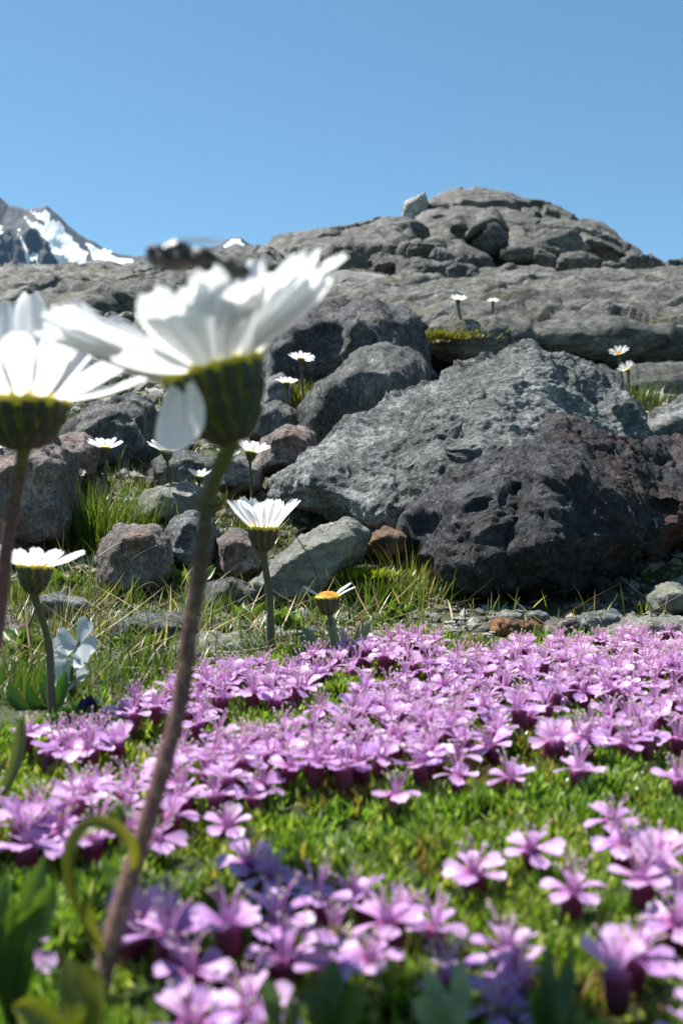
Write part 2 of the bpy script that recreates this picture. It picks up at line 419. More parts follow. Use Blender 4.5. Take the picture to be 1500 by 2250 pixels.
def rock_mesh(name, hulls, voxel, smooth=3, big=(2.0, 0.05), ridge=(5.0, 0.02), fine=(18.0, 0.006), strata=None, block=None, seed=0, origin=None, size=None, chip=(2.6, 0.10, 7.0, 0.045)):
    """union of convex hulls, remeshed and weathered with noise; amounts are fractions of the stone's size"""
    bm = bmesh.new()
    for h in hulls:
        vs = [bm.verts.new(p) for p in h]
        r = bmesh.ops.convex_hull(bm, input=vs)
        bmesh.ops.delete(bm, geom=[e for e in r['geom_interior'] if isinstance(e, bmesh.types.BMVert)] , context='VERTS')
    bmesh.ops.recalc_face_normals(bm, faces=bm.faces)
    me = bpy.data.meshes.new('tmp'); bm.to_mesh(me); bm.free()
    ob = bpy.data.objects.new('tmp', me); COL.objects.link(ob)
    md = ob.modifiers.new('r', 'REMESH'); md.mode = 'VOXEL'; md.voxel_size = voxel
    if smooth:
        ms = ob.modifiers.new('s', 'SMOOTH'); ms.factor = 0.5; ms.iterations = smooth
    dg = bpy.context.evaluated_depsgraph_get()
    out = bpy.data.meshes.new_from_object(ob.evaluated_get(dg))
    bpy.data.objects.remove(ob); bpy.data.meshes.remove(me)
    out.name = name
    n = len(out.vertices)
    co = np.empty(n * 3, np.float32); out.vertices.foreach_get('co', co); co = co.reshape(-1, 3).astype(float)
    no = np.empty(n * 3, np.float32); out.vertex_normals.foreach_get('vector', no); no = no.reshape(-1, 3).astype(float)
    lo, hi = co.min(0), co.max(0); S = size or float(np.sort(hi - lo)[1])
    if origin is None: origin = Vector(((lo[0] + hi[0]) / 2, (lo[1] + hi[1]) / 2, lo[2]))
    q = (co - np.array(origin)) / S + seed * 3.7
    d = big[1] * S * fbm(q * big[0], 4, seed) + ridge[1] * S * fbm(q * ridge[0], 5, seed + 40, 0.55, True) + fine[1] * S * fbm(q * fine[0], 4, seed + 80, 0.6, True)
    if chip:
        wq = q + 0.10 * np.stack([fbm(q * 5, 2, seed + 61), fbm(q * 5, 2, seed + 62), fbm(q * 5, 2, seed + 63)], 1)
        for fq, am_, sd_ in ((chip[0], chip[1], 0), (chip[2], chip[3], 30)):
            c1, c2, ci = worley(wq * fq, seed + 70 + sd_)
            d = d + am_ * S * (c1 - 0.5) * (0.4 + 1.2 * ci)
    if strata:
        dv, fr, am = strata
        dv = np.array(Vector(dv).normalized())
        t = q @ dv * fr + 0.5 * fbm(q * 2.5, 3, seed + 3)
        fl = np.floor(t); fr_ = t - fl
        step = hash3(fl.astype(np.int64), np.zeros(n, np.int64), np.zeros(n, np.int64), seed + 4)
        step2 = hash3(fl.astype(np.int64) + 1, np.zeros(n, np.int64), np.zeros(n, np.int64), seed + 4)
        sm = np.clip((fr_ - 0.88) / 0.12, 0, 1)
        d = d + am * S * ((step * (1 - sm) + step2 * sm) - 0.5)
    if block:
        (bx, by, bz), rotm, groove, off = block[:4]; cw = block[4] if len(block) > 4 else 0.16
        qq = q @ np.array(rotm) if rotm is not None else q
        qq = qq * np.array([bx, by, bz]) + 0.35 * np.stack([fbm(q * 3, 3, seed + 21), fbm(q * 3, 3, seed + 22), fbm(q * 3, 3, seed + 23)], 1)
        d1, d2, iv = worley(qq, seed + 5)
        e = np.clip((d2 - d1) / cw, 0, 1); e = e * e * (3 - 2 * e)
        d = d - groove * S * (1 - e) + off * S * (iv - 0.5) * e
    co = co + no * d[:, None] - np.array(origin)
    out.vertices.foreach_set('co', co.astype(np.float32).ravel())
    out.polygons.foreach_set('use_smooth', np.ones(len(out.polygons), bool))
    out.update()
    return out, origin

def rock(name, hulls, voxel, mat, label=None, cat='rock', group=None, kind=None, **kw):
    me, org = rock_mesh(name, hulls, voxel, **kw)
    o = link(name, me, mat, loc=org)
    if kind: tag(o, label, None, None, kind)
    else: tag(o, label, cat, group)
    return o

R0 = Matrix.Rotation(-0.2, 3, 'Y')
# bedrock: the slab above the ledge, the slab below it, and the pale one behind the daisies
rock('bedrock', [
    [P(900, 752, 2.1), P(1030, 738, 2.02), P(1300, 750, 2.02), P(1620, 728, 2.1), P(2100, 728, 2.1), P(1030, 752, 2.03), P(1300, 765, 2.03), P(1640, 750, 2.1), P(2100, 750, 2.1), P(700, 690, 2.9), P(600, 650, 3.5), P(900, 628, 3.7),
     P(1300, 606, 3.9), P(2100, 598, 4.0), P(2100, 800, 2.7), P(1300, 800, 2.65), P(1030, 790, 2.6), P(930, 790, 2.6), P(600, 760, 3.5), P(2100, 700, 4.2)],
    [P(560, 700, 2.7), P(560, 650, 3.3), P(720, 640, 3.5), P(930, 660, 2.9), P(960, 720, 2.6), P(760, 730, 2.5), P(700, 800, 2.7), P(960, 790, 2.7), P(600, 780, 3.2)],
    [P(1310, 768, 2.12), P(1420, 740, 2.06), P(1700, 738, 2.02), P(2100, 738, 2.02), P(1340, 772, 2.12), P(1480, 770, 2.04), P(2100, 770, 2.04), P(1400, 790, 2.6), P(2100, 790, 2.6), P(1400, 730, 2.3), P(2100, 720, 2.3)],
    [P(940, 870, 2.0), P(1040, 846, 2.2), P(1300, 846, 2.3), P(2100, 842, 2.4), P(1320, 862, 1.90), P(1500, 856, 1.92), P(2100, 852, 1.92), P(940, 875, 2.1), P(1350, 890, 1.95), P(2100, 888, 1.95), P(1500, 880, 1.95), P(1000, 890, 2.3), P(1000, 850, 2.9), P(2100, 850, 2.9)],
    [P(1000, 700, 3.0), P(1000, 800, 2.75), P(2100, 800, 2.75), P(2100, 700, 3.0), P(1000, 860, 3.2), P(2100, 860, 3.2)],
    [P(-700, 645, 3.2), P(0, 628, 3.7), P(150, 624, 3.8), P(290, 612, 3.9), P(400, 606, 4.0), P(480, 612, 3.7), P(360, 650, 3.0), P(120, 700, 2.6), P(-200, 720, 2.5), P(-700, 720, 2.5), P(-700, 800, 2.9), P(350, 780, 3.0), P(500, 700, 4.2), P(-700, 700, 4.2)],
    [P(300, 600, 3.6), P(560, 545, 4.2), P(640, 600, 4.0), P(620, 700, 3.2), P(300, 700, 3.0), P(420, 640, 3.1), P(600, 800, 3.6), P(300, 800, 3.6)],
], 0.011, M['bedrock'], 'pale grey layered bedrock slabs with a dark overhanging ledge below the summit dome', kind='structure',
    smooth=1, size=1.0, big=(1.6, 0.022), ridge=(4.5, 0.028), fine=(22, 0.010), strata=((0.05, -0.30, 1), 22, 0.05), block=((2.0, 2.0, 6.0), None, 0.022, 0.02, 0.05), chip=(3.0, 0.03, 9.0, 0.022), seed=3)

rock('rocky_hill', [
    [P(560, 545, 6.4), P(600, 520, 6.5), P(700, 497, 6.6), P(790, 490, 6.7), P(880, 482, 6.8), P(820, 540, 5.9), P(640, 575, 5.6), P(560, 620, 5.4), P(900, 660, 5.4), P(560, 640, 8), P(900, 600, 8)],
    [P(870, 508, 6.6), P(950, 468, 6.8), P(1010, 436, 6.9), P(1110, 444, 6.9), P(1210, 466, 6.9), P(1310, 506, 6.8), P(1395, 556, 6.6), P(1380, 610, 6.2), P(1250, 560, 5.9), P(1090, 530, 5.9),
     P(900, 540, 5.9), P(860, 660, 5.5), P(1380, 660, 5.5), P(900, 600, 8.6), P(1350, 640, 8.6), P(1010, 470, 8.2), P(1150, 480, 8.2)],
    [P(1130, 520, 5.6), P(1200, 503, 5.5), P(1260, 508, 5.45), P(1350, 545, 5.4), P(1390, 568, 5.5), P(1110, 560, 5.5), P(1180, 560, 5.55), P(1330, 585, 5.6), P(1110, 560, 6.6), P(1300, 500, 6.6), P(1380, 600, 6.6)],
    [P(1080, 480, 6.1), P(1000, 470, 6.2), P(980, 500, 5.7), P(1080, 500, 5.55), P(1100, 540, 5.6), P(990, 520, 5.7), P(1000, 560, 6.4), P(1100, 560, 6.4)],
    [P(700, 560, 5.3), P(790, 535, 5.5), P(870, 500, 5.9), P(930, 515, 5.6), P(860, 560, 5.2), P(740, 585, 5.25), P(900, 600, 5.6), P(720, 620, 5.6), P(860, 540, 6.5)],
    [P(880, 560, 5.2), P(940, 535, 5.3), P(1010, 545, 5.3), P(1070, 580, 5.1), P(1000, 575, 5.0), P(900, 590, 5.05), P(1060, 640, 5.4), P(880, 640, 5.4), P(1000, 540, 6)],
    [P(1060, 600, 4.7), P(1120, 590, 4.9), P(1160, 600, 4.9), P(1130, 640, 4.5), P(1050, 650, 4.5), P(1180, 660, 4.6), P(1060, 660, 5.6), P(1160, 640, 5.6)],
], 0.0155, M['dome_rock'], 'rounded rocky summit dome against the blue sky with piled weathered layers', kind='structure',
    smooth=1, size=1.0, big=(1.6, 0.035), ridge=(4.0, 0.02), fine=(18, 0.010), strata=((0.20, -0.45, 1), 10, 0.10), block=((1.3, 1.3, 3.2), R0, 0.07, 0.045, 0.07), chip=(2.0, 0.03, 6.0, 0.022), seed=12)

# rubble crest at the right end of the dome and separate blocks along its foot
def chunk(cx, cy, wpx, hpx, d, seed, tilt=0.0, depth=0.8, n=16):
    """hull points of one irregular stone whose outline is about wpx x hpx photo pixels, at distance d"""
    r = random.Random(seed); pts = []
    sw, sh = wpx / 2 * d / F, hpx / 2 * d / F
    c = P(cx, cy, d); sd = depth * (sw + sh) / 2
    for i in range(n):
        v = Vector((r.gauss(0, 1), r.gauss(0, 1), r.gauss(0, 1))).normalized()
        e = 1.0 / max(abs(v.x), abs(v.y), abs(v.z)) ** 0.55
        v = v * min(e, 1.25)
        x, y, z = v.x * sw, v.y * sd, v.z * sh
        x, z = x * math.cos(tilt) - z * math.sin(tilt), x * math.sin(tilt) + z * math.cos(tilt)
        pts.append(c + Vector((x, y, z)))
    return pts

blocks = [
    # cx, cy, w, h, d, tilt, label
    (765, 585, 80, 62, 4.75, 0.0, 'dark cube-like block at the left foot of the dome, beside the big daisy petals'),
    (845, 600, 105, 66, 4.8, -0.1, 'wide dark block with a sloping pale top, second from the left at the dome foot'),
    (800, 618, 86, 42, 4.35, -0.1, 'low pale rounded stone in front of the dark blocks at the dome foot'),
    (935, 606, 130, 80, 4.7, 0.15, 'broad dark boulder with a rolled pale upper lip below the dome'),
    (1022, 614, 82, 62, 4.5, 0.0, 'rounded boulder with a pale left cheek at the middle of the dome foot'),
    (1000, 578, 110, 40, 5.0, -0.3, 'long narrow pale rib of rock lying above the rounded boulder'),
    (930, 555, 70, 40, 5.1, 0.0, 'small humped stone tucked in a crevice in the lower left of the dome'),
    (1195, 566, 46, 46, 4.9, 0.2, 'small dark upright stone leaning under the right overhang of the dome'),
    (1270, 580, 88, 42, 4.75, -0.03, 'flat-topped brick-shaped dark block under the right overhang of the dome'),
    (1085, 628, 120, 50, 4.4, 0.1, 'rough grey hump just right of the rounded boulder, above the slab'),
    (870, 640, 80, 26, 4.25, 0.05, 'thin flat grey stone lying at the edge between dome foot and slab'),
    (1395, 578, 60, 40, 4.7, 0.2, 'jagged grey stone where the dome meets the rubble crest'),
    (1440, 572, 54, 40, 4.7, -0.2, 'pointed pale stone on the rubble crest right of the dome'),
    (1480, 580, 52, 36, 4.7, 0.1, 'dark knobbly stone at the right end of the rubble crest'),
    (1530, 580, 70, 40, 4.8, 0.1, 'grey stone half cut by the right edge on the rubble crest'),
    (1340, 590, 44, 26, 4.6, 0.0, 'small pale stone between the brick-shaped block and the crest'),
    (1235, 606, 44, 22, 4.5, 0.2, 'little grey stone lying below the brick-shaped block'),
    (1300, 610, 50, 20, 4.5, -0.1, 'little flat stone right of the mossy hollow below the dome'),
    (1165, 610, 36, 26, 4.5, 0.0, 'tan stone beside the ochre moss patch below the dome'),
]
for i, (cx, cy, wp, hp, d, tl, lb) in enumerate(blocks):
    vx = max(0.0045, wp * d / F / 34)
    d = 4.25 + (d - 4.25) * 0.75
    rock('boulder', [chunk(cx, cy, wp * 1.1, hp * 1.15, d, 100 + i, tl, 0.9)], vx, M['block_rock'], lb, 'boulder', 'loose boulders along the foot of the summit dome',
         smooth=2, big=(1.6, 0.08), ridge=(4, 0.04), fine=(14, 0.012), seed=20 + i)

rock('quartz_stone', [chunk(912, 456, 54, 74, 6.62, 900, -0.25, 0.9, 20)], 0.006, M['white_rock'], 'whitish speckled upright stone perched on the skyline left of the summit', 'stone',
     smooth=1, big=(2, 0.09), ridge=(5, 0.05), fine=(15, 0.02), seed=61)
rock('quartz_stone', [chunk(1014, 428, 50, 26, 6.9, 901, 0.0, 0.9, 18)], 0.006, M['white_rock'], 'low pale stone cap on the very top of the dome', 'stone',
     smooth=2, big=(2, 0.08), ridge=(5, 0.04), seed=62)

# middle-distance rocks
rock('boulder', [blob([(560, 860), (580, 770), (640, 698), (720, 676), (830, 682), (880, 712), (915, 765), (945, 830), (900, 880), (700, 900)], 1.75, 0.20, 0.25, 0.72, 0.85, (-25, 10))],
     0.0065, M['black_rock'], 'blackish rough boulder with a deep shadow on its right side, behind the slate boulder', 'boulder', 'boulders in the middle distance',
     smooth=1, big=(1.7, 0.04), ridge=(6, 0.035), fine=(20, 0.018), chip=(2.2, .12, 7, .06), seed=31)
rock('boulder', [blob([(665, 985), (675, 900), (705, 848), (795, 772), (850, 768), (915, 780), (938, 815), (930, 860), (880, 980), (760, 1010)], 1.25, 0.13, 0.16, 0.66, 0.85, (-22, 10))],
     0.0045, M['slate_rock'], 'smooth slate-grey boulder split by a vertical groove, behind the big grey boulder', 'boulder', 'boulders in the middle distance',
     smooth=1, big=(1.7, 0.03), ridge=(5, 0.02), fine=(22, 0.01), strata=((1, 0.3, 0.45), 6, 0.045), chip=(2.2, .10, 6, .04), seed=32)
grey = [[P(582, 1050, .80), P(640, 1006, .84), P(712, 982, .88), P(860, 886, .95), P(925, 842, .98), P(1000, 812, .99), P(1090, 778, .99), P(1000, 905, .80), P(700, 1075, .735), P(760, 1135, .72), P(900, 1180, .70), P(1000, 1150, .68),
         P(600, 1105, .78), P(680, 1060, .74), P(1000, 1000, .745), P(900, 1050, 1.05), P(620, 1090, .95), P(1080, 880, .82)],
        [P(939, 858, .97), P(1074, 800, .98), P(1168, 762, .98), P(1239, 786, .96), P(1304, 820, .95), P(1374, 888, .92), P(1424, 958, .88), P(1414, 1040, .84), P(1214, 1010, .74), P(1109, 890, .79),
         P(1168, 785, .86), P(1014, 1000, .735), P(984, 1150, .70), P(1134, 1150, .72), P(1164, 800, 1.2), P(1334, 900, 1.15), P(1334, 1100, 1.1), P(984, 950, 1.15)]]
rock('boulder', grey, 0.0019, M['grey_rock'], 'large light grey boulder with a sharp crest and long sloping left face', 'boulder', None,
     smooth=1, big=(1.6, 0.02), ridge=(7, 0.018), fine=(34, 0.010), strata=((0.55, -0.35, 0.8), 9, 0.03), chip=(2.4, 0.075, 8.0, 0.04), seed=33)
dark = [[P(910, 1160, .66), P(935, 1130, .655), P(1040, 1035, .68), P(1090, 1008, .70), P(990, 1250, .58), P(945, 1250, .61), P(970, 1320, .605), P(1015, 1352, .60), P(1130, 1300, .60), P(1130, 1120, .60), P(1040, 1120, .597),
         P(1090, 1230, .567), P(1130, 1150, .9), P(1030, 1300, .85)],
        [P(1074, 1030, .69), P(1134, 990, .72), P(1234, 944, .76), P(1324, 955, .77), P(1434, 985, .77), P(1514, 1060, .735), P(1514, 1150, .69), P(1214, 1060, .61), P(1334, 1090, .62), P(1214, 1190, .562), P(1114, 1220, .566),
         P(1324, 1180, .592), P(1154, 1290, .60), P(1304, 1270, .63), P(1454, 1235, .68), P(1134, 1355, .68), P(1294, 1340, .73), P(1454, 1290, .77), P(1134, 1000, .95), P(1384, 1050, .95), P(1284, 1300, .95), P(1034, 1250, .85)],
        [P(1370, 1000, .80), P(1440, 965, .86), P(1540, 955, .88), P(1640, 1000, .84), P(1640, 1180, .76), P(1500, 1165, .68), P(1430, 1200, .68), P(1450, 1060, .70), P(1560, 1060, .70), P(1400, 1240, .74), P(1600, 1000, 1.0), P(1600, 1200, 1.0), P(1400, 1100, 1.0)]]
rock('boulder', dark, 0.0018, M['dark_rock'], 'dark blue-grey boulder with rusty brown stains, in deep shadow underneath', 'boulder', None,
     smooth=1, big=(1.7, 0.03), ridge=(6, 0.022), fine=(30, 0.012), chip=(2.0, 0.13, 6.5, 0.03), seed=37)

small_rocks = [
    # outline, dm, tf, tb, mat, name, label, voxel
    ([(135, 975), (150, 935), (200, 905), (290, 868), (335, 892), (345, 990), (300, 1060), (160, 1060)], 1.18, .10, .16, 'slate_rock', 'boulder', 'flat-topped brown-grey boulder with a black shadow side, behind the big daisy', .004),
    ([(-90, 1230), (-80, 1030), (0, 985), (100, 955), (170, 1010), (165, 1120), (150, 1215), (60, 1240)], .80, .08, .14, 'red_rock', 'boulder', 'rough pinkish-brown pitted boulder at the left edge behind the second daisy', .0028),
    ([(90, 1010), (130, 965), (190, 958), (215, 990), (200, 1050), (120, 1060)], .98, .04, .1, 'red_rock', 'stone', 'smooth rust-topped stone above the grass tuft at left', .003),
    ([(218, 1285), (225, 1200), (262, 1160), (335, 1158), (372, 1195), (375, 1270), (330, 1310), (250, 1315)], .635, .035, .06, 'red_rock', 'stone', 'rounded red-and-grey banded stone with two straws across it', .0019),
    ([(355, 1240), (378, 1150), (420, 1128), (470, 1145), (480, 1230), (420, 1270)], .69, .03, .06, 'grey_rock', 'stone', 'small bluish grey stone behind the stalk of the big daisy', .0021),
    ([(470, 1270), (478, 1185), (520, 1160), (565, 1180), (580, 1250), (520, 1285)], .68, .03, .06, 'red_rock', 'stone', 'pinkish grey stone left of the upright middle daisy', .0021),
    ([(530, 1300), (600, 1232), (690, 1180), (765, 1150), (806, 1165), (795, 1215), (735, 1290), (640, 1345), (560, 1340)], .60, .03, .09, 'pale_rock', 'stone', 'pale smooth slanting stone slab beneath the yellow-centred daisy', .0019),
    ([(355, 1455), (372, 1418), (440, 1402), (540, 1402), (582, 1432), (575, 1465), (450, 1490)], .402, .02, .05, 'pale_rock', 'stone', 'flat cream stone lying at the edge of the pink cushion, right of the big stalk', .0013),
    ([(225, 1420), (255, 1372), (330, 1355), (410, 1362), (425, 1400), (340, 1425)], .425, .02, .05, 'slate_rock', 'stone', 'flat dark-sided slab left of the big stalk', .0015),
    ([(1385, 1000), (1395, 945), (1440, 905), (1520, 890), (1620, 905), (1640, 1000), (1500, 1030)], 1.08, .08, .15, 'grey_rock', 'stone', 'light grey stone at the right edge behind the rusty boulder', .0034),
    ([(1265, 880), (1275, 820), (1310, 818), (1355, 868), (1392, 935), (1400, 970), (1340, 975)], 1.16, .05, .08, 'orange_rock', 'stone', 'orange-brown lichen-covered stone right behind the grey crest', .0034),
    ([(560, 1040), (575, 965), (630, 935), (690, 955), (700, 990), (640, 1030)], .98, .05, .08, 'red_rock', 'stone', 'reddish-grey weathered stone at the left tip of the grey boulder', .003),
    ([(540, 960), (560, 900), (610, 880), (650, 905), (655, 955), (600, 975)], 1.2, .05, .08, 'slate_rock', 'stone', 'small broken stone left of the slate boulder', .0035),
    ([(570, 900), (580, 840), (620, 820), (650, 850), (650, 900)], 1.5, .05, .08, 'grey_rock', 'stone', 'small grey stone under the white daisies left of the slate boulder', .004),
    ([(295, 1140), (320, 1085), (380, 1065), (445, 1075), (450, 1130), (380, 1150)], .86, .04, .07, 'pale_rock', 'stone', 'pale lichen-crusted stone behind the grass, left of the big stalk', .0026),
    ([(320, 1070), (340, 1010), (410, 995), (480, 1015), (500, 1060), (420, 1085)], 1.0, .05, .08, 'slate_rock', 'stone', 'dark fractured stone under the daisies behind the big stalk', .003),
    ([(470, 1075), (485, 1020), (530, 1005), (580, 1030), (575, 1080)], .95, .04, .08, 'grey_rock', 'stone', 'small grey stone between the big stalk and the grey boulder', .003),
    ([(790, 1220), (800, 1180), (850, 1162), (905, 1175), (910, 1215), (850, 1235)], .66, .02, .05, 'orange_rock', 'stone', 'little terracotta stone wedged under the grey boulder', .002),
    ([(1000, 815), (1030, 792), (1100, 785), (1150, 805), (1160, 860), (1060, 870), (960, 860)], 1.75, .1, .15, 'slate_rock', 'boulder', 'grey stone behind the crest of the grey boulder, under the ledge', .0055),
    ([(1440, 1350), (1430, 1310), (1470, 1290), (1540, 1300), (1560, 1350)], .56, .02, .05, 'pale_rock', 'stone', 'lumpy pale stone at the right edge under the rusty boulder', .0016),
    ([(1090, 1372), (1088, 1348), (1115, 1340), (1148, 1350), (1150, 1375), (1120, 1382)], .492, .012, .02, 'pale_rock', 'stone', 'small cream pebble under the dark boulder, left one of the pair', .0011),
    ([(1152, 1368), (1155, 1346), (1185, 1342), (1208, 1350), (1206, 1370), (1175, 1376)], .50, .012, .02, 'grey_rock', 'stone', 'small bluish rounded pebble under the dark boulder, right one of the pair', .0011),
    ([(1065, 1392), (1080, 1362), (1130, 1362), (1190, 1378), (1185, 1398), (1110, 1402)], .45, .012, .03, 'orange_rock', 'stone', 'flat tan stone beneath the two pebbles', .0012),
    ([(1260, 1385), (1280, 1352), (1350, 1346), (1375, 1362), (1360, 1392), (1300, 1400)], .46, .012, .03, 'grey_rock', 'stone', 'flat greenish-grey stone under the shadowed right part of the dark boulder', .0012),
    ([(1180, 1395), (1200, 1368), (1262, 1362), (1290, 1380), (1270, 1400)], .455, .012, .03, 'red_rock', 'stone', 'layered brown stone right of the two pebbles', .0012),
    ([(1290, 1425), (1320, 1385), (1420, 1372), (1560, 1366), (1600, 1400), (1450, 1425)], .43, .015, .06, 'pale_rock', 'stone', 'broad flat pale stone along the right edge above the pink flowers', .0015),
    ([(440, 1330), (455, 1285), (510, 1270), (560, 1300), (555, 1345), (490, 1355)], .57, .02, .05, 'slate_rock', 'stone', 'dark crumbly stone left of the middle daisy stalk', .0017),
    ([(60, 1365), (75, 1320), (130, 1305), (190, 1325), (190, 1370)], .51, .02, .05, 'grey_rock', 'stone', 'small grey stone under the left small daisy', .0016),
    ([(-60, 1420), (-50, 1370), (20, 1360), (60, 1385), (50, 1425)], .43, .02, .05, 'red_rock', 'stone', 'small brown stone at the left edge in the dry grass', .0015),
    ([(420, 1200), (430, 1160), (465, 1150), (490, 1170), (485, 1205)], .74, .02, .04, 'grey_rock', 'stone', 'tiny grey stone behind the bend of the big stalk', .002),
]
for i, (ol, dm, tf, tb, mt, nm, lb, vx) in enumerate(small_rocks):
    rock(nm, [blob(ol, dm, tf, tb, 0.68, 0.85)], vx, M[mt], lb, 'boulder' if nm == 'boulder' else 'stone', 'stones on the slope behind the flowers',
         smooth=2, big=(1.7, 0.04), ridge=(5.5, 0.025), fine=(26, 0.012), block=((3, 3, 4), None, 0.015, 0.05) if i % 2 == 0 else None,
         strata=((0.3, -0.2, 1), 8, 0.035) if i % 2 else None, seed=50 + i)

# rubble: loose gravel too small and too many to count
def build_gravel():
    r = np.random.default_rng(5)
    base = bmesh.new(); bmesh.ops.create_icosphere(base, subdivisions=1, radius=1.0)
    bv = np.array([v.co[:] for v in base.verts]); bf = np.array([[v.index for v in f.verts] for f in base.faces]); base.free()
    V, Fc, T = [], [], []
    n = 0; k = 0
    while k < 9000:
        y = math.exp(r.uniform(math.log(0.36), math.log(3.6))); x = r.uniform(-1, 1) * 0.45 * (y + 0.1)
        z = float(zg(x, y))
        if y < 0.6 and in_cushion(np.array([x]), np.array([y]), np.array([z]))[0] > -8: continue
        px, _ = pix(x, y, z)
        if y > 3.0: continue
        s = min(y * r.lognormal(math.log(0.0042), 0.62), y * 0.012)
        if px > 880 and y > 1.8: continue
        if px > 850 and y < 0.6: s *= 0.8
        jit = 1 + 0.28 * r.standard_normal(bv.shape) * 0.8
        v = bv * jit * np.array([s, s * r.uniform(.7, 1.1), s * r.uniform(.4, .75)])
        a = r.uniform(0, 6.28); c, sn = math.cos(a), math.sin(a)
        v = np.stack([v[:, 0] * c - v[:, 1] * sn, v[:, 0] * sn + v[:, 1] * c, v[:, 2]], 1) + np.array([x, y, z + s * 0.2])
        b = r.choice([0.07, 0.16, 0.24, 0.34], p=[.25, .35, .27, .13])
        col = np.array([1.0, r.uniform(.88, 1.0), r.uniform(.74, .96)]) * b
        V.append(v); Fc.append(bf + n); T.append(np.tile(col, (len(v), 1))); n += len(v); k += 1
    me = np_mesh('gravel', np.concatenate(V), np.concatenate(Fc), np.concatenate(T), smooth=False)
    kk = NT('gravel_stone'); a = kk.n('ShaderNodeAttribute', attribute_name='tint')
    nz = kk.noise(kk.objco(), 420, 6, 0.7)
    c = kk.mix(0.8, a.outputs['Color'], kk.ramp(nz, [(0.35, (0.4, 0.4, 0.4)), (0.65, (1.5, 1.5, 1.5))]), 'MULTIPLY')
    kk.l(c, kk.b.inputs['Base Color']); kk.b.inputs['Roughness'].default_value = 0.85
    kk.l(kk.bump(nz, 0.002, 0.8), kk.b.inputs['Normal'])
    tag(link('gravel', me, kk.m), 'loose gravel and rock crumbs between the stones', kind='stuff')
build_gravel()

